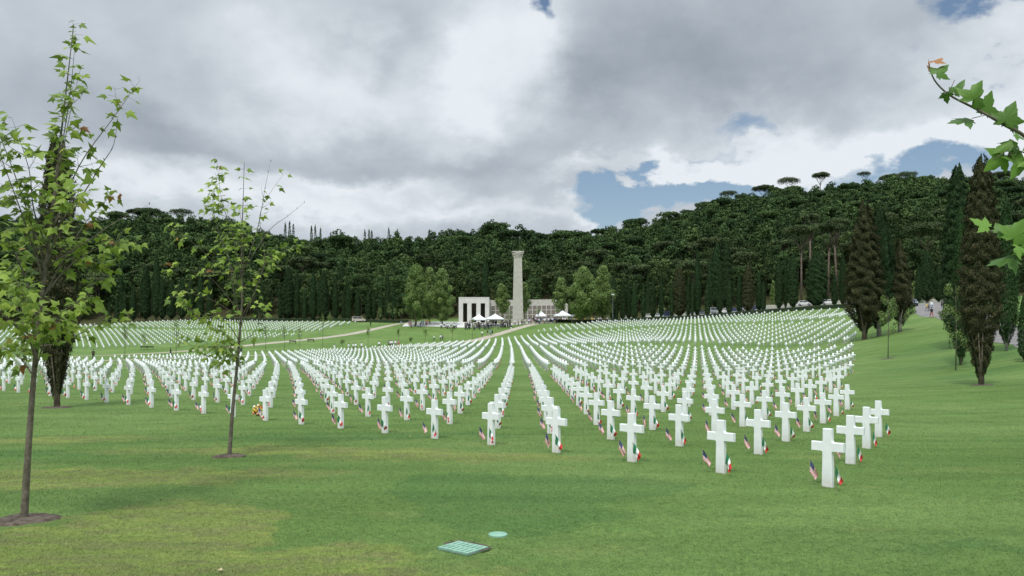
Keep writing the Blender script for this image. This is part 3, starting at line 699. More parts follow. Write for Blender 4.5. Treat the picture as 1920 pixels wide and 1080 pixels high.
# large individual conifers
conifer('cypress',107,33,268,72,M_cypb,'large browning cypress behind the left young plane tree, bare stems at its foot',None,size=.11,dens=2500,bot=.30,seed=11,irr=.15,trunkh=.085)
conifer('cypress',1621,116,392,62,M_cypb,'broad brown dying cypress right of the crosses',None,size=.22,dens=760,bot=.16,tf=.75,tp=.42,seed=12,irr=.16,trunkh=.11)
conifer('cypress',1648,119,404,58,M_cyp,'dark green cypress close behind the broad brown cypress',None,size=.22,dens=600,seed=13,trunkh=.13,bark=M_barkl)
conifer('cypress',1687,118,462,48,M_cypb,'smaller brown cypress with a pale forked trunk beside the road',None,size=.21,dens=760,bot=.22,tf=.8,tp=.6,seed=14,irr=.15,trunkh=.17,bark=M_barkl)
conifer('cypress',1840,46,306,68,M_cypb,'tallest brownish cypress at the right, narrowing to its foot',None,size=.11,dens=2700,bot=.30,tf=.62,tp=.42,seed=15,irr=.13,trunkh=.075)
conifer('cypress',1796,84,316,50,M_cyp,'tall dark cypress behind the tallest brownish cypress',None,size=.2,dens=800,seed=16,irr=.14)
conifer('cypress',1801,66,396,26,M_cypg,'slim bright green cypress left of the tallest brownish cypress',None,size=.15,dens=1300,seed=17,irr=.08)
conifer('cypress',1887,70,395,36,M_cypg,'dark green cypress with a bare pale trunk at the right',None,size=.15,dens=1300,bot=.14,seed=18,irr=.1,trunkh=.10,bark=M_barkl)
conifer('cypress',1922,62,555,22,M_cypg,'small green cypress cut by the right edge of the photo',None,size=.15,dens=1300,seed=19)
conifer('cypress',1722,208,500,11,M_cyp,'dark cypress behind the parked dark blue car',None,seed=20)
conifer('cypress',1738,214,470,24,M_cyp,'wide dark cypress right of the parked dark blue car',None,seed=21)
conifer('cypress',1760,216,500,16,M_cyp,'dark cypress behind the walkers on the road',None,seed=22)
# dead stems low in the two big cypresses
# umbrella pines
def bigpine(px,Z,top,w,label,thin=False):
    p=at(px,Z); base=HY-F*(p.z-EYE)/Z; h=max(9,(base-top)/F*Z); wr=w/2/F*Z
    v,q,t=pine_crown(int(px),h,wr,dens=80 if not thin else 30,size=.42)
    r=empty('umbrella_pine',tuple(p),0); ob('trunk',pine_trunk(int(px),h,wr).mesh('trunk',M_barkp,True),r); ob('crown',npmesh('crown',v,q,M_pine,t),r); tag(r,label,'tree','large umbrella pines')
bigpine(1503,262,421,66,'tall umbrella pine with a long bare trunk behind the parked cars')
bigpine(1553,268,416,62,'umbrella pine just right of the tall bare-trunked one')
bigpine(1570,280,408,50,'umbrella pine partly behind the broad brown cypress')
bigpine(1738,235,418,80,'wide umbrella pine behind the road at the right')
bigpine(1520,300,398,44,'umbrella pine crown rising behind the two tall pines')
bigpine(1480,534,333,44,'pale umbrella pine on the right skyline',True); bigpine(1540,534,323,34,'round umbrella pine on the skyline with a visible trunk')
bigpine(1430,530,347,40,'low dark umbrella pine on the right skyline'); bigpine(1366,515,357,36,'small umbrella pine far down the right skyline',True); bigpine(1455,532,352,30,'small dark pine between two skyline pines')
bigpine(1620,536,321,26,'thin pine on the highest part of the skyline',True); bigpine(1880,538,322,50,'flat umbrella pine on the skyline behind the plane tree branch')
bigpine(1700,536,322,40,'thin pine near the top of the hill',True); bigpine(1668,536,327,36,'dense pine near the top of the hill')
bigpine(278,466,391,52,'wide umbrella pine on the left skyline'); bigpine(340,466,391,44,'greyish umbrella pine on the left skyline',True); bigpine(1320,500,378,34,'umbrella pine on the falling right ridge')
# big plane trees by the memorial
def plane(px,Z,top,w,label,low=.12,seed=0):
    p=at(px,Z); base=HY-F*(p.z-EYE)/Z; h=(base-top)/F*Z; wr=w/2/F*Z
    rs=np.random.RandomState(seed+3); bl=[]
    for i in range(64):
        t=rs.uniform(0,1); z=h*(low+(.97-low)*t); rr=wr*(1.0*min(1,(t/.30)**.5)*(1-max(0,t-.25)/.78)**.72); a=i*2.4; q_=rs.uniform(.55,1); r=rs.uniform(.7,1.2)*wr/3.6
        bl.append(((rr*q_*math.cos(a),rr*q_*math.sin(a),z),(r,r,r*1.1)))
    bl.append(((0,0,h*.5),(wr*.55,wr*.55,h*.36)))
    v,q,t=blobs_cloud(bl,170,.34,rs,up=.2)
    r=empty('plane_tree',tuple(p),0); ob('trunk',trunk_mb(h*.8,.22,int(px),6,wr*.7).mesh('trunk',M_bark2,True),r); ob('crown',npmesh('crown',v,q,M_leafbig,t),r); tag(r,label,'tree','large plane trees beside the memorial')
plane(779,252,497,52,'leftmost light green plane tree at the memorial terrace',seed=1); plane(805,262,503,40,'light green plane tree second from the left at the terrace',seed=2); plane(829,256,506,50,'plane tree immediately left of the stone loggia',seed=3)
plane(942,264,532,32,'small round plane tree left of the tall pylon',low=.3,seed=4); plane(983,264,530,26,'small plane tree half hidden behind the tall pylon',low=.3,seed=5)
plane(1052,262,520,34,'dark green tree above the right-hand tents',low=.3,seed=6); plane(1092,247,503,66,'broad light plane tree behind the hedge start',low=.16,seed=7); plane(1130,252,500,52,'tall pointed plane tree at the left end of the cypress row',low=.16,seed=8)
plane(1450,262,525,14,'small bright green tree behind the parked cars',seed=9); plane(1722,225,505,26,'bright green leafy tree beyond the road',seed=10); plane(1240,262,560,14,'small green bush-like tree among the right cypresses',seed=11)
# ---------------- young plane trees ----------------
LB=[]   # five lobed leaf, stem at origin, tip towards +y
for a,r in ((-172,.10),(-128,.36),(-100,.30),(-62,.60),(-44,.36),(-22,.50),(0,1.0),(22,.50),(44,.36),(62,.60),(100,.30),(128,.36),(172,.10)):
    LB.append((math.sin(R(a))*r*.92,.22+math.cos(R(a))*r*.78))
LV=np.array([(0,.22,0)]+[(x,y,-.16*abs(x)-.10*y*y) for x,y in LB]); LV[0,2]=.03
LT=np.array([(0,k,k+1) for k in range(1,len(LB))]+[(0,len(LB),1)])
# serrated large leaf for the near branch
LB2=[]
for a,r in ((-174,.10),(-150,.34),(-138,.30),(-122,.46),(-104,.32),(-92,.46),(-74,.62),(-66,.78),(-60,.60),(-46,.52),(-36,.42),(-28,.52),(-20,.70),(-12,.76),(-6,.90),(0,1.08)):
    LB2.append((a,r))
LB2=LB2+[(-a,r) for a,r in reversed(LB2[:-1])]
LV2=[(0,.22,.03)]+[(math.sin(R(a))*r*.95,.22+math.cos(R(a))*r*.80,-.20*abs(math.sin(R(a))*r)-.08*r*r+.02*math.sin(a)) for a,r in LB2]; LV2=np.array(LV2); LT2=np.array([(0,k,k+1) for k in range(1,len(LB2))]+[(0,len(LB2),1)])
def leaves(items,base=LV,tri=LT):
    """items: list of (pos, dir, normal, size, tint)"""
    V=[];Q=[];T=[]
    for n,(p,d,nn,s,t) in enumerate(items):
        d=Vector(d).normalized(); x=d.cross(Vector(nn)); 
        if x.length<.05: x=d.cross(Vector((1,0,0)))
        x.normalize(); w=x.cross(d)
        M=np.array([x,d,w])*s; bz=base.copy(); bz[:,2]*=(.4+2.4*((n*37)%17)/17); V.append(bz@M+np.array(p)); Q.append(tri+n*len(base)); T+=[t]*len(tri)
    return np.concatenate(V),np.concatenate(Q),T
def bez(P,n):
    """smooth polyline through P"""
    out=[]; P=[Vector(p) for p in P]
    for i in range(len(P)-1):
        p0=P[max(i-1,0)];p1=P[i];p2=P[i+1];p3=P[min(i+2,len(P)-1)]
        for k in range(n):
            t=k/n; out.append(.5*((2*p1)+(p2-p0)*t+(2*p0-5*p1+4*p2-p3)*t*t+(3*p1-p0-3*p2+p3)*t**3))
    out.append(P[-1]); return out
def young_plane(px0,py0,Z,stem,branches,label,leaf=.105,seed=0,r0=.055,step=.115):
    rn=random.Random(seed); k=Z/F; p=at(px0,Z)
    def loc(q,dy=0): return Vector(((q[0]-px0)*k,dy,(py0-q[1])*k))
    S_=bez([loc(q) for q in stem],4); H=S_[-1].z
    m=MB(); m.tube([S_[0]-Vector((0,0,.15))]+S_,[r0*1.25]+[max(.006,r0*(1-.93*min(1,s.z/H)**.8)) for s in S_],8)
    root=empty('young_plane_tree',tuple(p)); ob('trunk',m.mesh('trunk',M_bark,True),root)
    mb=MB(); items=[]
    def clothe(B,dens,bare=0):
        L_=0
        for a,b in zip(B[:-1],B[1:]):
            L_+=(b-a).length
            while L_>step/dens:
                L_-=step/dens
                for _ in range(2):
                    if rn.random()<.12: continue
                    ax=(b-a).normalized(); side=Vector((rn.gauss(0,1),rn.gauss(0,1),rn.gauss(.1,.5))); side=(side-ax*side.dot(ax)).normalized()
                    st=b+side*rn.uniform(.05,.12)+ax*.02; d=(side*1.0+ax*.3+Vector((0,0,-rn.uniform(.15,.9)))).normalized()
                    nn=Vector((rn.gauss(0,.5),rn.gauss(-.55,.5),.8)).normalized()
                    mb.tube([b,st],[.0022,.0016],3,0,False); items.append((st,d,nn,leaf*rn.uniform(.7,1.3),min(1,max(0,rn.betavariate(2,2.4)+(.5 if rn.random()<.03 else 0)))))
    for bi,(pts_,dp,dens) in enumerate(branches):
        n=len(pts_); B=bez([loc(q,dp*(i/(n-1))**1.2) for i,q in enumerate(pts_)],4); K=len(B)
        rr=max(.008,r0*.36*min(1.0,.55+abs(dp)*.1))
        mb.tube(B,[rr*(1-.86*i/(K-1)) for i in range(K)],6)
        if dens>0:
            clothe(B[int(K*.22):],dens)
            # side twigs
            for _ in range(int(4.2*dens+1)):
                i=rn.randrange(int(K*.3),K-2); a=B[i]; ax=(B[i+1]-B[i]).normalized(); sd=Vector((rn.gauss(0,1),rn.gauss(0,1),.2)); sd=(sd-ax*sd.dot(ax)).normalized()
                Lt=rn.uniform(.15,.38); e=a+(ax*.7+sd*.75).normalized()*Lt+Vector((0,0,.06)); tw=bez([a,a.lerp(e,.5)+sd*.03,e],3); mb.tube(tw,[.006,.005,.004,.003,.003,.002,.002][:len(tw)],4,0,False); clothe(tw,dens*.9)
        else:
            for i in range(K//3,K,2):
                a=B[i]; mb.tube([a,a+Vector((rn.uniform(-.03,.03),rn.uniform(-.03,.03),.03))],[.009,.006],4,0)
    clothe(S_[int(len(S_)*.62):],.9)
    ob('branches',mb.mesh('branches',M_bark,True),root)
    v,q,t=leaves(items); ob('leaves',npmesh('leaves',v,q,M_leaf,t),root); tag(root,label,'tree'); return root
b1=[([(80,540),(68,430),(40,320),(22,250),(8,180)],-.5,.75),([(90,460),(100,330),(108,210),(116,108)],.5,.9),([(98,400),(120,290),(145,180),(163,80)],-.3,.7),([(95,440),(140,310),(195,215),(238,135)],.4,.75),
    ([(88,480),(150,390),(205,320),(240,285),(258,240)],-.6,0),([(88,500),(150,450),(195,405),(240,368)],.7,0),([(68,690),(100,640),(150,590),(222,560)],-.8,1.0),([(66,680),(40,620),(0,560),(-40,520)],.5,1.1),
    ([(75,590),(50,490),(20,400),(-14,330)],-.8,1.1),([(62,705),(20,668),(-30,650)],.4,1.0),([(70,630),(30,560),(-50,460)],1.0,1.0),([(82,530),(70,430),(62,340),(58,260)],-1.0,1.0),([(88,500),(130,430),(180,400),(205,392)],-1.0,1.1),
    ([(78,560),(120,490),(170,450),(205,440)],.9,1.0),([(72,640),(105,590),(140,520),(160,470)],1.0,1.1),([(72,640),(40,600),(20,540),(10,470)],-1.1,1.1),([(80,560),(100,480),(118,400),(150,330)],1.1,1.1),([(85,520),(60,450),(30,430),(-5,420)],.6,1.1),
    ([(66,690),(80,640),(60,590),(40,560)],-1.2,1.0),([(70,650),(110,640),(160,600),(190,600)],.8,.9),([(90,470),(80,400),(92,330),(86,250)],-.8,1.0),([(70,660),(100,600),(100,560),(130,540)],-1.2,1.0)]
young_plane(45,975,11.75,[(45,975),(50,890),(56,800),(64,700),(71,620),(79,550),(88,480),(97,400),(106,330),(116,240),(124,170),(131,110),(138,46)],b1,'nearest young plane tree at the left, with a dark ring of soil at its foot',seed=3,leaf=.16,step=.088)
b2=[([(452,612),(425,575),(385,555),(350,545)],-.6,.55),([(450,650),(410,620),(370,600),(345,590)],.6,.7),([(453,590),(410,530),(380,510),(335,512)],-.7,.7),([(455,590),(478,540),(492,480),(480,400),(500,350),(522,315)],.5,.5),([(452,610),(480,560),(520,480)],-.6,.6),
    ([(455,560),(425,480),(400,420),(388,370),(395,315)],.5,1.0),([(455,530),(440,440),(425,380),(422,308)],-.5,1.0),([(455,510),(480,430),(492,350),(500,295)],.3,0),([(460,500),(500,430),(530,400),(558,370)],.6,0),([(452,540),(400,480),(350,430)],-.9,.9),
    ([(450,660),(410,650),(360,668)],.8,1.0),([(452,640),(485,620),(512,570)],-.6,.5),([(455,540),(500,480),(540,450)],.9,.8),([(452,600),(430,540),(410,470),(380,440)],1.0,.9),([(452,680),(430,650),(400,650),(370,640)],-1.0,1.0),([(450,640),(430,600),(400,590),(370,560)],-1.3,.8),
    ([(456,520),(470,450),(478,400)],-1.1,.9),([(452,690),(425,665),(395,680)],.3,1.0)]
young_plane(430,855,18.2,[(430,855),(436,770),(444,690),(450,620),(454,560),(453,500),(454,430),(456,370),(458,305)],b2,'second young plane tree, slim, in front of the crosses at the left',seed=5,leaf=.155,r0=.05,step=.085)
# branch of a plane tree reaching in from the right
def near_branch():
    Z=3.4; k=Z/F; rn=random.Random(9)
    def P_(x,y,dz=0): return Vector(((x-960)*(Z+dz)/F,Z+dz,EYE+(HY-y)*(Z+dz)/F))
    g=gz(2.75,3.5); root=empty('plane_tree',(2.75,3.5,g)); O=Vector((2.75,3.5,g))
    m=MB(); m.tube([(0,0,-.2),(.02,0,1.5),(-.03,.02,3.0),(.0,.0,5.0)],[.06,.05,.035,.01],8); ob('trunk',m.mesh('trunk',M_bark,True),root)
    mb=MB()
    A=bez([P_(1741,118),P_(1752,150,.02),P_(1780,178,.03),P_(1822,200,.02),P_(1850,215,.0),P_(1885,235),P_(1925,258,.02),P_(2010,330,.08),O+Vector((-.02,0,2.6))],4); mb.tube([p-O for p in A],[.0022+.0075*i/(len(A)-1) for i in range(len(A))],6)
    B_=bez([P_(1845,428,.05),P_(1870,440,.06),P_(1905,455,.05),P_(1960,475,.06),O+Vector((-.02,0,2.1))],4); mb.tube([p-O for p in B_],[.002+.007*i/(len(B_)-1) for i in range(len(B_))],6)
    C_=bez([P_(1893,286),P_(1905,283),P_(1925,288),P_(1990,320,.06)],3); mb.tube([p-O for p in C_],.003,5)
    twigs=[(1822,222,1850,215),(1840,160,1822,198),(1862,300,1888,282),(1790,150,1778,176)]
    for a,b,c,d in twigs: mb.tube([P_(a,b)-O,P_(c,d)-O],.0016,4)
    ob('branches',mb.mesh('branches',M_bark,True),root)
    it=[]
    # base px, tip px, facing tilt, size multiplier, tint
    for (bx,by,tx,ty,nx,nz,t) in ((1744,136,1742,110,.8,.2,.97),(1750,118,1768,106,.1,1.0,.985),(1752,142,1780,118,.1,.5,.45),(1786,178,1808,146,-.5,.4,.35),(1772,172,1776,196,-.6,.3,.3),(1820,196,1850,146,.2,.3,.55),(1846,218,1862,168,.25,.35,.5),
        (1822,222,1776,228,.1,.75,.25),(1880,236,1905,186,-.3,.3,.4),(1893,240,1914,205,.3,.3,.35),(1890,232,1876,205,-.4,.2,.3),(1905,262,1860,282,.0,.5,.6),(1900,250,1925,262,.2,.5,.5),(1890,286,1846,322,.4,.3,.7),(1925,290,1900,335,.3,.35,.65),(1930,300,1908,310,.1,.6,.7),(1898,284,1905,262,-.2,.3,.3),
        (1858,428,1818,408,.0,.45,.75),(1866,440,1904,420,.1,.45,.4),(1895,455,1925,408,.2,.4,.6),(1900,462,1935,470,.1,.5,.7),(1905,480,1850,489,.0,.96,.2),(1930,470,1905,440,.1,.4,.55),(1900,452,1930,440,.2,.3,.6),(1935,262,1950,300,.2,.3,.5)):
        dz=rn.uniform(-.05,.05); a=P_(bx,by,dz); b=P_(tx,ty,dz+rn.uniform(-.02,.03)); d=b-a; s=max(.045,d.length/1.08)
        it.append((a-O,d,Vector((nx,-.8+nz*.4,nz)),s,t))
    v,q,t=leaves(it,LV2,LT2); ob('leaves',npmesh('leaves',v,q,M_leafnear,t,smooth=False),root)
    m=MB(); c=P_(1895,289)-O; rr=.011
    for i in range(1): 
        for a in range(6): pass
    pts_=[c+Vector((0,0,rr)),]; m.tube([c+Vector((0,0,rr*1.6)),c+Vector((0,0,rr)),c+Vector((0,0,rr*.6)),c,c-Vector((0,0,rr*.6)),c-Vector((0,0,rr))],[.001,.003,rr*.8,rr,rr*.8,.002],10); ob('seed_ball',m.mesh('seed_ball',M_bark,True),root)
    tag(root,'near plane tree branch with large lobed leaves reaching in from the right','tree')
near_branch()
def sapling(px,Z,top,label,seed,w=.5,group='thin saplings on the lawns',n=150,bare=.35,material=None):
    rn=random.Random(seed); p=at(px,Z); base=HY-F*(p.z-EYE)/Z; h=(base-top)/F*Z; r=empty('sapling',tuple(p)); m=MB(); m.tube([(0,0,-.2),(.05,0,h*.5),(0,.03,h)],[.05,.035,.01],6)
    rs=np.random.RandomState(seed); bl=[]
    for k in range(22):
        a=rn.uniform(0,6.28); z=h*rn.uniform(bare,.92); q=w*rn.uniform(.3,1.25)*(1-.6*(z/h-bare)); e=(q*math.cos(a),q*math.sin(a),z+rn.uniform(.2,.9)); m.tube([(0.03,0,z-.1),e],[.014,.006],4); bl.append((e,(.28,.28,.42)))
    ob('trunk',m.mesh('trunk',M_bark,True),r); v,q,t=blobs_cloud(bl,n*2,.13,rs,up=.1); ob('crown',npmesh('crown',v,q,material or M_leafbig,t),r); tag(r,label,'tree',group)
sapling(1665,86,556,'young sapling on the lawn in front of the brown cypresses',1,1.0,None,260); sapling(1792,63,535,'young sapling left of the tallest brownish cypress',2,1.1,None,300,.25)
for n,(px,Z,t) in enumerate(((234,136,606),(330,150,600),(270,190,628),(498,185,610),(533,188,612),(562,190,618),(605,196,590),(642,200,640),(690,206,612),(747,215,618),(797,220,618),(770,222,640),(848,228,610),(886,233,596),(712,262,578),(740,262,580),(618,268,588),(1045,252,570),(956,246,580),(1010,250,578),(730,268,570),(752,268,582))):
    sapling(px,Z,t,'thin young sapling on the central lawns, '+ordn(n+1)+' of the scattered saplings counted from the left',30+n,.75 if n>13 else .5,n=90 if n<14 else 150,bare=.45)
# soil rings
def soil(px,Z,rx,seed,label):
    rn=random.Random(seed); p=at(px,Z); m=MB(); n=36; V=[(0,0,.035)]; f=[]
    for ring,(q,h) in enumerate(((.25,.05),(.55,.03),(.8,.035),(1.0,.012),(1.08,-.03))):
        for k in range(n):
            a=6.283*k/n; r=rx*q*(1+.10*math.sin(3*a+seed)+rn.uniform(-.07,.07)); x,y=r*math.cos(a),r*math.sin(a)*.9; V.append((x,y,gz(p.x+x,p.y+y)-p.z+h+rn.uniform(-.006,.01)))
    for k in range(n): f.append((0,1+k,1+(k+1)%n))
    for r_ in range(4):
        for k in range(n): a=1+r_*n+k; b=1+r_*n+(k+1)%n; f.append((a,a+n,b+n,b))
    m.add(V,f); tag(ob('soil_ring',m.mesh('soil_ring',M_soil,True),None,tuple(p)),label,'soil')
soil(46,11.75,.44,1,'ring of bare dark soil around the nearest young plane tree'); soil(430,18.25,.36,2,'ring of bare soil around the second young plane tree'); soil(107,33,.55,3,'thin ring of soil around the left browning cypress'); soil(1840,46,.6,4,'ring of soil around the tallest brownish cypress')
soil(1665,86,.7,5,'small patch of soil around the sapling before the brown cypresses')
# ---------------- hedges ----------------
def hedge(pts_,h,w,label):
    P=[Vector(p) for p in pts_]; Q=[]
    for a,b in zip(P[:-1],P[1:]):
        n=max(1,int((b-a).length/1.0)); Q+=[a.lerp(b,i/n) for i in range(n)]
    Q.append(P[-1]); rn=random.Random(4); V=[];f=[]
    for i,q in enumerate(Q):
        t=(Q[min(i+1,len(Q)-1)]-Q[max(i-1,0)]).normalized(); n=Vector((-t.y,t.x)); g=gz(q.x,q.y)
        for (o_,z) in ((-w/2,-.2),(-w/2,h*.9),(-w*.36,h),(w*.36,h),(w/2,h*.9),(w/2,-.2)):
            c=q+n*(o_+rn.uniform(-.05,.05)); V.append((c.x,c.y,g+z+(rn.uniform(-.04,.04) if z>0 else 0)))
    for i in range(len(Q)-1):
        for k in range(5): a=i*6+k; f.append((a,a+1,a+7,a+6))
    f.append((0,1,2,3,4,5)); f.append(tuple((len(Q)-1)*6+k for k in range(6))[::-1])
    m=MB(); m.add(V,f); tag(ob('hedge',m.mesh('hedge',M_hedge)),label,'hedge')
hedge([(12,259),(27,248.5),(84,210),(96,203)],1.0,1.0,'long low clipped hedge along the top of the right-hand crosses')
hedge([(-122,304),(-70,300),(-36,278)],1.0,1.0,'long low clipped hedge along the top of the far left crosses'); hedge([(13,263),(40,258)],1.0,1.0,'short hedge in front of the right-hand tents')
# ---------------- memorial ----------------
def T(px,Z): return at(px,Z)
TZ=gz(0,262)+.02
# loggia
def memorial():
    Z0=272; x0=(860-960)*Z0/F; x1=(917-960)*Z0/F; g=gz((x0+x1)/2,Z0)-.1; top=EYE+(HY-558.5)*Z0/F; h=top-g; root=empty('loggia',((x0+x1)/2,Z0,g)); ox=(x0+x1)/2; W2=(x1-x0)/2
    piers=[(-W2,-W2+1.35),(None,None)]
    m=MB(); op=[(868,876),(884,893),(901,909.5)]; ed=[-W2]
    for a,b in op: ed+=[(a-960)*Z0/F-ox,(b-960)*Z0/F-ox]
    ed.append(W2); oph=EYE+(HY-568.5)*Z0/F-g
    for i in range(0,len(ed),2): ob('pier',(lambda mm:(mm.box(ed[i],ed[i+1],0,1.5,0,oph),mm.mesh('pier',M_stone2))[1])(MB()),root)
    m=MB(); m.box(-W2,W2,0,1.5,oph,h); m.box(-W2-.06,W2+.06,-.06,1.56,h,h+.25); m.box(-W2,-W2+1.2,1.5,12,0,h); m.box(-W2+1.2,W2,10.8,12,0,h); m.box(-W2+1.2,W2-1.2,1.5,10.8,h-.6,h-.1); ob('wall',m.mesh('wall',M_stone2),root)
    m=MB()
    # right side with a tall opening
    m.box(W2-1.2,W2,1.5,3.2,0,h-.002); m.box(W2-1.2,W2,3.2,6.5,oph,h-.002); m.box(W2-1.2,W2,6.5,12,0,h-.002); ob('side_wall',m.mesh('side_wall',M_stone2),root)
    m=MB(); m.box(-W2+1.2,W2-1.2,10.4,10.75,0,h-1); ob('back_panel',m.mesh('back_panel',M_panel),root)
    tag(root,'pale stone loggia with three tall dark openings at the left end of the memorial','building')
memorial()
def tablets():
    # long wall of stone tablets running to the right
    a=Vector(((917-960)*283/F,283)); b=Vector(((1064-960)*276/F,276)); L_=(b-a).length; ang=math.atan2(b.y-a.y,b.x-a.x); g=min(gz(a.x,a.y),gz(b.x,b.y))-.2
    root=empty('memorial_wall',(a.x,a.y,g),ang); h=EYE+(HY-562)*280/F-g
    m=MB(); m.box(0,L_-5,0,1.2,0,h); 
    V=[(L_-5,0,0),(L_,0,0),(L_,1.2,0),(L_-5,1.2,0),(L_-5,0,h),(L_,0,h-1.6),(L_,1.2,h-1.6),(L_-5,1.2,h)]; m.add(V,[(3,2,1,0),(4,5,6,7),(0,1,5,4),(1,2,6,5),(2,3,7,6)])
    ob('wall',m.mesh('wall',M_stone),root)
    m=MB(); n=16; w=(L_-1.6)/n; top=h-2.0; rh=1.62
    for i in range(n):
        for j in range(3):
            m.box(.8+i*w+.11,.8+(i+1)*w-.11,-.05,.02,top-(j+1)*rh+.1,top-j*rh-.1)
    ob('tablets',m.mesh('tablets',M_panel),root)
    m=MB()
    for i in range(n+1): m.box(.8+i*w-.09,.8+i*w+.09,-.14,-.002,top-3*rh,top)
    for j in range(4): m.box(.7,L_-.7,-.12,-.004,top-j*rh-.08,top-j*rh+.08)
    ob('frame',m.mesh('frame',M_stone2),root); tag(root,'long stone wall gridded with dark name tablets behind the tall pylon','wall')
tablets()
def pylon():
    Z=255; x=(971-960)*Z/F; g=gz(x,Z)-.1; root=empty('pylon',(x,Z,g)); hb=EYE+(HY-484.5)*Z/F-g; wb,wt=1.72,1.26; db,dt=1.1,.85
    m=MB(); n=14
    for i in range(n):
        z0,z1=hb*i/n,hb*(i+1)/n-.03; 
        def w(z): f_=z/hb; return wb+(wt-wb)*f_, db+(dt-db)*f_
        a,b=w(z0),w(z1); V=[(-a[0],-a[1],z0),(a[0],-a[1],z0),(a[0],a[1],z0),(-a[0],a[1],z0),(-b[0],-b[1],z1),(b[0],-b[1],z1),(b[0],b[1],z1),(-b[0],b[1],z1)]
        m.add(V,[(3,2,1,0),(4,5,6,7),(0,1,5,4),(1,2,6,5),(2,3,7,6),(3,0,4,7)])
        if i<n-1:
            c=(b[0]-.02,b[1]-.02); m.box(-c[0],c[0],-c[1],c[1],z1,z1+.03)
    ob('shaft',m.mesh('shaft',M_stone),root)
    # carved figure capital: flowing overlapping folds
    m=MB(); rn=random.Random(2)
    m.box(-1.30,1.30,-.88,.88,hb+.002,hb+.30); m.box(-1.15,1.15,-.6,.75,hb+.30,hb+2.1)
    for k in range(11):
        z=hb+.35+k*.175; q=k/10; s=1.25+.62*q+rn.uniform(-.16,.14); tl=rn.uniform(-.12,.12); r=rn.uniform(.07,.13)
        for y0 in (-.8,.8):
            pts_=[(-s,y0*.6,z-tl)]+[(-s+2*s*j/5,y0*(1+rn.uniform(-.05,.2)),z-tl+2*tl*j/5+rn.uniform(-.10,.10)) for j in range(1,5)]+[(s,y0*.6,z+tl)]
            m.tube(bez(pts_,3),[r*rn.uniform(.7,1.25) for i in range(16)],6)
        for sx in (-1,1): m.tube([(sx*s*.97,-.7,z+sx*tl),(sx*(s+.03),0,z+sx*tl+rn.uniform(-.08,.08)),(sx*s*.97,.7,z+sx*tl)],[r,r*1.15,r],6)
    for k in range(9):
        x=-1.7+3.4*k/8; m.tube([(x,-.7,hb+2.0),(x+rn.uniform(-.1,.1),-.75,hb+2.2+rn.uniform(-.05,.22))],[.22,.12],6)
    m.box(-1.65,1.65,-.75,.75,hb+1.95,hb+2.2)
    ob('carved_capital',m.mesh('carved_capital',M_stone,False),root); tag(root,'tall tapering stone pylon crowned by a carved figure on the memorial terrace','monument')
pylon()
# tents
def tent(px,w,Z,label,first=[None]):
    x=(px-960)*Z/F; g=gz(x,Z)
    if first[0] is None:
        r=empty('tent',(x,Z,g)); m=MB(); s=2.5; n=8; V=[];f=[]
        for k in range(n+1):
            t=k/n; q=s*(1-t)**1.25 if k<n else 0.001; z=2.25+1.65*t
            V+=[(-q,-q,z),(q,-q,z),(q,q,z),(-q,q,z)]
        for k in range(n):
            for j in range(4): a=4*k+j; b=4*k+(j+1)%4; f.append((a,b,b+4,a+4))
        m.add(V,f)
        for (x0,y0,x1,y1) in ((-s,-s,s,-s),(s,-s,s,s),(s,s,-s,s),(-s,s,-s,-s)): m.add([(x0,y0,1.95),(x1,y1,1.95),(x1,y1,2.25),(x0,y0,2.25)],[(0,1,2,3)])
        ob('canopy',m.mesh('canopy',M_tent),r); m=MB(); m.tube([(0,0,0),(0,0,2.2)],.035,6); lm=m.mesh('leg',M_metal)
        for sx in (-1,1):
            for sy in (-1,1): ob('leg',lm,r,(sx*2.42,sy*2.42,0))
        first[0]=r
    else: r=dup(first[0],list(first[0].children),(x,Z,g))
    q=w/5.0*Z/F; r.scale=(q,q,1); tag(r,label,'tent','white tents on the memorial terrace')
for px,w,Z,l in ((898,30,254,'leftmost white peaked tent, in front of the loggia'),(928.5,33,254,'white peaked tent second from the left, left of the pylon'),(1014,20,262,'smallest white tent, just right of the pylon'),(1054.5,34,254,'large white tent right of the smallest one'),(1083,24,256,'rightmost white tent, under the broad plane tree')): tent(px,w,Z,l)
# lamp posts with flood lights by the first cypresses
def lamp(px,Z,top,label):
    p=at(px,Z); h=EYE+(HY-top)*Z/F-p.z; r=empty('lamp_post',tuple(p)); m=MB(); m.tube([(0,0,-.2),(0,0,h)],[.09,.06],8); ob('post',m.mesh('post',M_metal),r); m=MB(); m.box(-.45,.45,-.12,.12,h,h+.16); m.box(-.4,-.1,-.3,-.12,h+.02,h+.3); m.box(.1,.4,-.3,-.12,h+.02,h+.3); ob('lamp_head',m.mesh('lamp_head',M_tent),r); tag(r,label,'lamp')
lamp(1149,248,553,'thin pole with white floodlights left of the first cypresses')
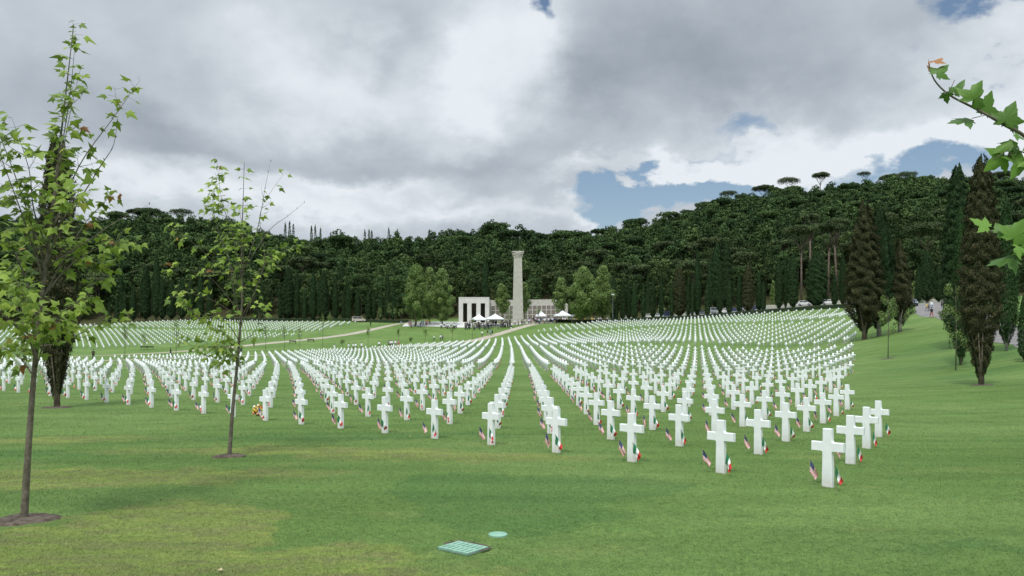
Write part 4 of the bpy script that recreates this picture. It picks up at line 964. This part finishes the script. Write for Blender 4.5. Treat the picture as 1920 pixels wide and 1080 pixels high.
# ---------------- vehicles ----------------
def car_mesh(kind):
    """profile along x, width in y"""
    Lc,Wc=(4.2,1.72) if kind=='car' else (4.9,1.9)
    if kind=='car': lo=[(-2.1,.30),(-2.1,.72),(-1.95,.90),(-1.3,.98),(1.15,.98),(2.0,.80),(2.1,.62),(2.1,.30)]; hi=[(-1.75,.96),(-1.35,1.40),(-.95,1.46),(.35,1.45),(1.25,.97)]
    else: lo=[(-2.4,.35),(-2.4,.95),(-2.35,1.15),(-1.9,1.18),(1.5,1.15),(2.25,.95),(2.4,.7),(2.4,.35)]; hi=[(-2.32,1.14),(-2.15,1.85),(-1.8,1.95),(.9,1.93),(1.75,1.14)]
    def ext(m,prof,w,wt=None,mi=0):
        wt=wt or w; z0=min(z for _,z in prof); z1=max(z for _,z in prof); n=len(prof); V=[]
        for s in (-1,1):
            for x,z in prof: q=(z-z0)/(z1-z0+1e-9); V.append((x,s*(w+(wt-w)*q)/2,z))
        f=[tuple(range(n)),tuple(n+k for k in range(n))[::-1]]+[(k,k+n,(k+1)%n+n,(k+1)%n) for k in range(n)]; m.add(V,f,mi)
    b=MB(); ext(b,lo,Wc,Wc*.96); ext(b,hi,Wc*.9,Wc*.72)
    g=MB(); hx=hi; y0=Wc*.9/2
    def lerp(p,q,t): return (p[0]+(q[0]-p[0])*t,p[1]+(q[1]-p[1])*t)
    zb,zt=hi[0][1]+.04,hi[2][1]-.10; yb=Wc*.9/2-.01+.012; yt=Wc*.9/2-(Wc*.18/2)*(zt-zb)/(hi[2][1]-hi[0][1])+.012
    xs_=[(hi[0][0]+.28,hi[1][0]+.18),(-.35,-.35),(-.25,-.25),(hi[4][0]-.25,hi[3][0]-.02)]
    for s in (-1,1):
        for (a,b_) in ((0,1),(2,3)):
            g.add([(xs_[a][0],s*yb,zb),(xs_[b_][0],s*yb,zb),(xs_[b_][1],s*yt,zt),(xs_[a][1],s*yt,zt)],[(0,1,2,3)])
    p,q=hi[4],hi[3]; a=lerp(p,q,.08); c=lerp(p,q,.9); g.add([(a[0]+.015,-yb*.92,a[1]+.015),(a[0]+.015,yb*.92,a[1]+.015),(c[0]+.015,yt*.92,c[1]+.015),(c[0]+.015,-yt*.92,c[1]+.015)],[(0,1,2,3)])
    p,q=hi[0],hi[1]; a=lerp(p,q,.1); c=lerp(p,q,.95); g.add([(a[0]-.015,-yb*.92,a[1]+.01),(a[0]-.015,yb*.92,a[1]+.01),(c[0]-.015,yt*.92,c[1]+.01),(c[0]-.015,-yt*.92,c[1]+.01)],[(0,1,2,3)])
    w=MB(); w.tube([(0,-.11,0),(0,.11,0)],.32,14,0); w.tube([(0,-.118,0),(0,.118,0)],.19,12,1)
    hl=MB(); hl.box(-.04,.04,-.2,.2,-.08,.08)
    return b,g,w,hl,Lc,Wc
M_lamp=mat("lamp_glass",(.6,.6,.58),.2,(.7,.7,.68),4); CM={}
for kind in ('car','van'):
    b,g,w,hl,Lc,Wc=car_mesh(kind); CM[kind]=(b,g.mesh('windows',M_glass),w.mesh('wheel',[M_tyre,M_metal],False),hl.mesh('headlight',M_lamp),Lc,Wc)
def paint(n,c): 
    M=mat(n,c,.3,tuple(min(1,v*1.1) for v in c),2,spec=.5); M.node_tree.nodes['Principled BSDF'].inputs['Coat Weight'].default_value=.5; return M
PAINT={'white':paint('white_paint',(.72,.72,.70)),'blue':paint('dark_blue_paint',(.03,.045,.10)),'silver':paint('silver_paint',(.36,.37,.38)),'black':paint('black_paint',(.02,.02,.022)),'beige':paint('beige_paint',(.45,.40,.33)),'grey':paint('grey_paint',(.16,.17,.18))}
def car(px,Z,rz,col,label,kind='car'):
    b,g,w,h,Lc,Wc=CM[kind]; p=at(px,Z,.06); r=empty('parked_car' if kind=='car' else 'parked_van',tuple(p),rz); ob('body',b.mesh('body',PAINT[col]),r); ob('windows',g,r)
    for sx in (-1,1):
        for sy in (-1,1): ob('wheel',w,r,(sx*Lc*.31,sy*(Wc/2-.09),.32))
    for sy in (-1,1): ob('headlight',h,r,(Lc/2-.02,sy*Wc*.32,.70 if kind=='car' else .85))
    tag(r,label,'car' if kind=='car' else 'van','cars parked behind the right hedge')
ang=math.atan2(-.5,.75)
for px,col,dz,rz,l,k in ((1220,'white',12,ang,'leftmost white car behind the right-hand cypresses','car'),(1233,'white',14,ang,'white car second from the left in the parking row','car'),(1249,'blue',15,ang,'dark blue van in the parking row','van'),(1298,'white',14,ang+1.4,'white van seen end-on between cypress trunks','van'),(1316,'grey',15,ang,'low grey car right of the end-on van','car'),
    (1338,'silver',16,ang+1.2,'large silver van in the middle of the parking row','van'),(1359,'white',16,ang,'white car right of the silver van','car'),(1376,'blue',16,ang,'dark blue car right of a white one','car'),(1420,'blue',15,ang,'dark blue car near the bronze-green cypress','car'),(1509,'white',17,ang,'white car left of the wide conical cypress','car'),(1554,'white',18,ang,'rightmost white car in the parking row','car'),(1400,'silver',18,ang,'silver car half hidden behind the bronze-green cypress','car'),(1176,'white',14,ang+.9,'white car beside the memorial end of the hedge','car')): car(px,hz(px)+dz,rz,col,l,k)
car(1712,175,R(-112),'blue','dark blue car parked facing the viewer on the road at the right')
car(673,288,.1,'beige','beige van behind the hedge at the far left','van'); bpy.data.objects[-1] if False else None
# low retaining wall behind the parking
def wallstrip(pts_,h,label):
    m=MB()
    for (a,b) in zip(pts_[:-1],pts_[1:]):
        a=Vector(a);b=Vector(b); n=max(1,int((b-a).length/6))
        for i in range(n):
            p=a.lerp(b,i/n); q=a.lerp(b,(i+1)/n); ang_=math.atan2(q.y-p.y,q.x-p.x); g=min(gz(p.x,p.y),gz(q.x,q.y)); M_=Matrix.Translation((p.x,p.y,g))@Matrix.Rotation(ang_,4,'Z'); m.box(0,(q-p).length-.02,0,.4,-1,h,0,M_)
    tag(ob('stone_wall',m.mesh('stone_wall',M_stone)),label,'wall')
wallstrip([(50,269),(78,250),(120,222)],1.1,'low pale stone wall behind the parked cars')
# ---------------- people ----------------
def human(pose):
    J=dict(pel=(0,0,.95),ch=(0,0,1.22),nk=(0,0,1.46),hd=(0,.0,1.56),ht=(0,-.01,1.68))
    E=[('pel','ch'),('ch','nk'),('nk','hd'),('hd','ht')]; Rr_=dict(pel=.15,ch=.155,nk=.06,hd=.092,ht=.075)
    for s,n in ((-1,'l'),(1,'r')):
        st={'stand':0,'walk':s*.24,'arms':0}[pose]
        J['hip'+n]=(s*.10,0,.88); J['kn'+n]=(s*.11,-st*.7-.01,.49); J['an'+n]=(s*.12,-st*1.1+(.04 if st else 0),.09); J['to'+n]=(s*.13,-st*1.1-.16,.04)
        J['sh'+n]=(s*.20,0,1.40); 
        if pose=='arms': J['el'+n]=(s*.25,-.05,1.13); J['wr'+n]=(s*.08,-.24,1.16); J['ha'+n]=(s*-.02,-.27,1.18)
        else: J['el'+n]=(s*.25,st*.5+.02,1.13); J['wr'+n]=(s*.26,st*.8-.08,.88); J['ha'+n]=(s*.26,st*.85-.12,.79)
        E+=[('pel','hip'+n),('hip'+n,'kn'+n),('kn'+n,'an'+n),('an'+n,'to'+n),('ch','sh'+n),('sh'+n,'el'+n),('el'+n,'wr'+n),('wr'+n,'ha'+n)]
        Rr_.update({'hip'+n:.095,'kn'+n:.062,'an'+n:.045,'to'+n:.035,'sh'+n:.065,'el'+n:.043,'wr'+n:.03,'ha'+n:.036})
    K=list(J); me=bpy.data.meshes.new('tmp'); me.from_pydata([J[k] for k in K],[(K.index(a),K.index(b)) for a,b in E],[])
    o=bpy.data.objects.new('tmp',me); COL.objects.link(o); md=o.modifiers.new('s','SKIN'); md.use_smooth_shade=True
    for i,k in enumerate(K): sv=me.skin_vertices[0].data[i]; r=Rr_[k]; sv.radius=(r*(1.15 if k in('ch','pel') else 1),r*(.72 if k in('ch','pel') else 1)); sv.use_root=(k=='pel')
    o.modifiers.new('u','SUBSURF').levels=1
    dg=bpy.context.evaluated_depsgraph_get(); out=bpy.data.meshes.new_from_object(o.evaluated_get(dg)); bpy.data.objects.remove(o)
    mi=[]
    for p in out.polygons:
        c=p.center
        if c.z>1.47: mi.append(0)
        elif c.z<.075: mi.append(3)
        elif (abs(c.x)>.19 and c.z<.9) or (pose=='arms' and abs(c.x)<.1 and c.y<-.2): mi.append(0)
        elif c.z<.93: mi.append(2)
        else: mi.append(1)
    out.name='person'; 
    while len(out.materials)<4: out.materials.append(None)
    out.polygons.foreach_set('material_index',mi); out.polygons.foreach_set('use_smooth',[True]*len(out.polygons)); out.update(); return out
M_skin=mat("skin",(.42,.26,.19),.6,(.46,.29,.21),12); M_hair=mat("dark_hair",(.03,.022,.018),.8,(.05,.04,.03),20); M_hairg=mat("grey_hair",(.3,.29,.27),.8,(.38,.37,.35),20)
CL={n:mat(n+'_cloth',c,.85,tuple(v*1.15 for v in c),9) for n,c in dict(white=(.74,.75,.76),navy=(.018,.024,.05),black=(.016,.016,.018),khaki=(.30,.25,.17),red=(.35,.05,.05),pink=(.5,.22,.26),lightblue=(.25,.35,.5),yellow=(.55,.42,.08),grey=(.18,.18,.19),olive=(.12,.12,.06)).items()}
HB={p:human(p) for p in ('stand','walk','arms')}
hm=MB(); hm.tube([(0,.02,1.585),(0,.02,1.63),(0,.012,1.70),(0,.005,1.765),(0,0,1.795)],[.088,.103,.098,.062,.01],10); HM={k:hm.mesh('hair',v,True) for k,v in (('d',M_hair),('g',M_hairg))}
PC={}
def person(x,y,pose,top,bot,label,group=None,rz=0,hair='d',sc=1.0):
    key=(pose,top,bot)
    if key not in PC:
        me=HB[pose].copy()
        for i,m_ in enumerate((M_skin,CL[top],CL[bot],CL['black'])): me.materials[i]=m_
        PC[key]=me
    o=ob('person',PC[key],None,(x,y,gz(x,y)+.04),rz,sc); ob('hair',HM[hair],o); tag(o,label,'person',group); return o
def pp(px,Z,*a,**k): return person((px-960)*Z/F,Z,*a,**k)
pp(175,133,'arms','black','black','person in black standing on the far path at the left',rz=.4); pp(320,146,'walk','black','black','person in black striding along the far path, left of the second young plane tree',rz=1.4)
pp(452,160,'stand','navy','navy','person in dark clothes half hidden by the second young plane tree trunk',rz=.3)
path=[(627,172,'walk','white','black','person in a white shirt walking alone, leftmost on the near path'),(654,178,'stand','white','black','slim person in a white shirt left of a pair on the near path'),(662,180,'stand','white','navy','left person of a pair in white shirts on the near path'),(667,180,'walk','white','black','right person of a pair in white shirts on the near path'),(678,182,'stand','white','grey','person in a white shirt and grey trousers right of the pair'),
 (711,192,'walk','white','black','lone person in a white shirt midway along the near path'),(729,196,'stand','grey','black','leftmost of the group of five on the near path'),(732,196,'walk','white','black','person in white, second in the group of five'),(735,197,'stand','white','navy','person in white and navy in the middle of the group of five'),(741,198,'stand','white','grey','person in white and grey, fourth in the group of five'),(747,198,'stand','pink','red','person in pink and red at the right of the group of five'),
 (814,224,'walk','white','black','person in a bright white shirt where the path climbs'),(826,226,'stand','white','black','left person of a pair on the climbing path'),(830,226,'stand','grey','black','right person of a pair on the climbing path'),(904,236,'walk','white','black','person with pale top leaving the rows of crosses on the upper path'),(914,237,'stand','black','khaki','dark-dressed person second in the upper path group'),(919,237,'stand','lightblue','grey','person in light blue in the upper path group'),(923,237,'walk','navy','black','navy-dressed person at the right of the upper path group'),(958,243,'walk','black','white','lone person in a dark top and white trousers near the top of the path'),(695,258,'stand','black','black','lone dark figure on the farther path')]
for px,Z,po,t,b_,l in path: pp(px,Z,po,t,b_,l,'visitors on the paths',rz=rng.uniform(2,4.5))
for px,Z,po,t,b_,l in ((1746.7,131,'walk','black','red','person in a dark top and red shorts walking on the road'),(1738,160,'walk','yellow','grey','person in a yellow top farther up the road'),(1741,160,'stand','grey','black','person in grey beside the one in yellow'),(1747,163,'stand','white','lightblue','person in white right of the one in yellow')): pp(px,Z,po,t,b_,l,rz=rng.uniform(-.4,.4))
rng=random.Random(77)
def crowd(n,px0,px1,z0,z1,tops,bots,label,group):
    for k in range(n):
        pp(rng.uniform(px0,px1),rng.uniform(z0,z1),rng.choice(('stand','stand','arms','walk')),rng.choice(tops),rng.choice(bots),label,group,rz=rng.uniform(0,6.28),hair=rng.choice('dddg'),sc=rng.uniform(.93,1.05))
crowd(18,821,859,249,252,['white'],['navy','black'],'person in a white shirt in the line left of the loggia','people in white shirts left of the loggia')
crowd(20,750,800,249,254,['white','grey','lightblue','pink'],['navy','grey','khaki'],'person among the loose group under the left plane trees','group under the left plane trees')
crowd(92,870,958,247,255,['black','navy','navy','grey','olive','white'],['navy','black','grey'],'darkly dressed person in the dense crowd by the left tents','crowd by the left tents')
crowd(6,963,985,250,252,['white','khaki','black'],['black','navy'],'person standing at the foot of the pylon','people at the foot of the pylon')
crowd(70,988,1045,249,258,['black','navy','grey','white','pink','white','lightblue'],['black','navy','grey','khaki'],'person in the mixed crowd right of the pylon','crowd right of the pylon')
crowd(40,1045,1140,259,264,['black','white','grey','white','yellow'],['black','navy','grey'],'person in the crowd behind the right-hand hedge','crowd behind the right-hand hedge')
pp(801,256,'stand','yellow','red','person in a yellow jacket at the left of the terrace'); pp(806,256,'stand','yellow','black','second person in a yellow jacket at the left of the terrace')
# ---------------- small things ----------------
def bench(px,Z,label):
    p=at(px,Z); r=empty('bench',tuple(p),.5); m=MB()
    for k in range(3): m.box(-.9,.9,-.22+k*.15,-.10+k*.15,.42,.46)
    ob('seat',m.mesh('seat',M_dark),r); m=MB(); m.box(-.9,.9,.26,.30,.55,.68); m.box(-.9,.9,.28,.32,.72,.85); ob('backrest',m.mesh('backrest',M_dark),r)
    m=MB(); m.box(-.03,.03,-.2,.28,0,.42); m.box(-.03,.03,.24,.28,.42,.86); lm=m.mesh('leg',M_dark)
    for s in (-.75,.75): ob('leg',lm,r,(s,0,0))
    tag(r,label,'bench','benches beside the far path')
for px,Z,l in ((271,196,'leftmost dark bench on the far lawn'),(281,196,'dark bench second from the left on the far lawn'),(549,211,'dark bench left of the far path bend'),(583,216,'dark bench closest to the far path')): bench(px,Z,l)
# drain grate
def grate():
    c=(-.62,10.16); g=gz(*c); r=empty('drain_grate',(c[0],c[1],g+.012),R(-38)); m=MB(); w,d=.50,.40
    xs_=[-w/2,-w/2+.03]; 
    # frame and bars: slots run along y in two banks
    m.box(-w/2,w/2,-d/2,-d/2+.03,-.02,.022); m.box(-w/2,w/2,d/2-.03,d/2,-.02,.022); m.box(-w/2,w/2,-.022,.022,-.02,.0218)
    n=7
    for i in range(n):
        x=-w/2+(w-.04)*i/(n-1); m.box(max(-w/2,x-.008),min(w/2,x+.048),-d/2+.03,-.022,-.02,.0215); m.box(max(-w/2,x-.008),min(w/2,x+.048),.022,d/2-.03,-.02,.0215)
    ob('cover',m.mesh('cover',M_teal),r); m=MB(); m.box(-w/2-.012,w/2+.012,-d/2-.012,d/2+.012,-.2,-.024); ob('pit_shade',m.mesh('pit_shade',M_dark),r)  # solid near-black block paints the shade seen through the slots
    m=MB(); rn=random.Random(3); n=60; V=[];f=[]
    for k in range(n):
        a=6.283*k/n; ca,sa=math.cos(a),math.sin(a); q=1/max(abs(ca)/(w/2+.012),abs(sa)/(d/2+.012)); o2=q+(.05 if sa>0 else .012)*rn.uniform(.5,1.6); V+=[(q*ca,q*sa,.004+.012*(sa>0)),(o2*ca,o2*sa,.018 if sa>0 else .004)]
    for k in range(n): a=2*k; b=2*((k+1)%n); f.append((a,a+1,b+1,b))
    m.add(V,f); ob('soil_edge',m.mesh('soil_edge',M_soil),r); tag(r,'pale green slotted drain grate set in the lawn at the bottom centre','drain')
    x,y=-.19,10.87; g=gz(x,y); m=MB(); m.tube([(0,0,-.05),(0,0,.018),(0,0,.026)],[.13,.13,.118],24); o=ob('round_lid',m.mesh('round_lid',M_teal),None,(x,y,g)); tag(o,'small round pale green lid in the lawn beside the drain grate','lid')
grate()
# wreath of flowers
def wreath():
    p=at(486,29.2); r=empty('flower_wreath',tuple(p)); r.scale=(.85,.85,.85); rn=random.Random(8); M_or=mat('orange_petals',(.62,.22,.03),.7,(.7,.4,.05),20); M_ye=mat('yellow_petals',(.65,.50,.06),.7,(.7,.55,.1),20); M_rd=mat('red_petals',(.4,.04,.04),.7,(.5,.06,.05),20)
    fm=MB(); lf=[]
    for k in range(60):
        a=rn.uniform(0,6.283); q=.27*math.sqrt(rn.random()); c=Vector((q*math.cos(a)*1.1,rn.uniform(-.1,.0),.25+q*math.sin(a)*.8)); s=rn.uniform(.03,.05)
        fm.tube([c,c+Vector((rn.uniform(-.01,.01),-.03,.015)),c+Vector((0,-.045,.02))],[s*.5,s,s*.3],7,rn.choice((0,0,1,1,2,3)))
    ob('flowers',fm.mesh('flowers',[M_or,M_ye,M_rd,M_white]),r); m=MB(); m.tube([(.19*math.cos(a/12*6.283),.03,.24+.19*math.sin(a/12*6.283)) for a in range(13)],.05,7); m.tube([(-.12,0,.1),(-.16,.15,-.02)],.01,5); m.tube([(.12,0,.1),(.16,.15,-.02)],.01,5); ob('leaf_ring',m.mesh('leaf_ring',M_cypg),r)
    tag(r,'orange and yellow flower wreath on the grass left of a front row cross','wreath')
wreath()
# fallen leaves
rn=random.Random(12); m_f=npmesh('fallen_leaf',LV*1.0,LT,mat('dry_leaf',(.42,.33,.17),.8,(.5,.42,.25),6),None)
for n,(px,Z,l) in enumerate(((756,14.3,'curled dry leaf on the dark patch of lawn'),(470,23.5,'pale fallen leaf on the lawn left of the crosses'),(1060,18.4,'pale fallen leaf beside a front row cross'),(770,22.0,'pale fallen leaf between two front row crosses'),(412,9.0,'yellow fallen leaf at the bottom left of the lawn'),(957,20.6,'small pale leaf right of a front row cross'))):
    p=at(px,Z,.03); o=ob('fallen_leaf',m_f,None,tuple(p),rn.uniform(0,6),.075); o.rotation_euler[0]=.3; tag(o,l,'leaf')

# ---------------- grass blades on the near lawn ----------------
rs=np.random.RandomState(44); n=420000
Zb=8.3*(75/8.3)**(rs.uniform(0,1,n)**1.5); Xb=(rs.uniform(-.66,.66,n))*Zb
keep=~((np.abs(Xb+.62)<.42)&(np.abs(Zb-10.16)<.36))&~((np.abs(Xb+.19)<.16)&(np.abs(Zb-10.87)<.16))&(np.hypot(Xb+7.11,Zb-11.75)>.5)&(np.hypot(Xb+6.4,Zb-18.25)>.42)
Xb=Xb[keep];Zb=Zb[keep];n=len(Xb); gb=elev(Xb,Zb)+EYE
a=rs.uniform(0,6.283,n); w=.0032*(Zb/9)**.8*rs.uniform(.7,1.3,n); hb=.015*rs.uniform(.5,1.7,n)*(.75+.25*np.minimum(Zb,30)/9)*np.clip((80-Zb)/50,0,1); la=rs.uniform(0,6.283,n); ll=hb*rs.uniform(.2,1.1,n)
P0=np.stack([Xb-np.cos(a)*w,Zb-np.sin(a)*w,gb-.004],1); P1_=np.stack([Xb+np.cos(a)*w,Zb+np.sin(a)*w,gb-.004],1); P2_=np.stack([Xb+np.cos(la)*ll,Zb+np.sin(la)*ll,gb+hb],1)
Vb=np.stack([P0,P1_,P2_],1).reshape(-1,3)
tag(ob('grass',npmesh('grass',Vb,np.arange(3*n).reshape(n,3),G_BLADE)),'short mown grass blades of the near lawn','grass',kind='stuff')
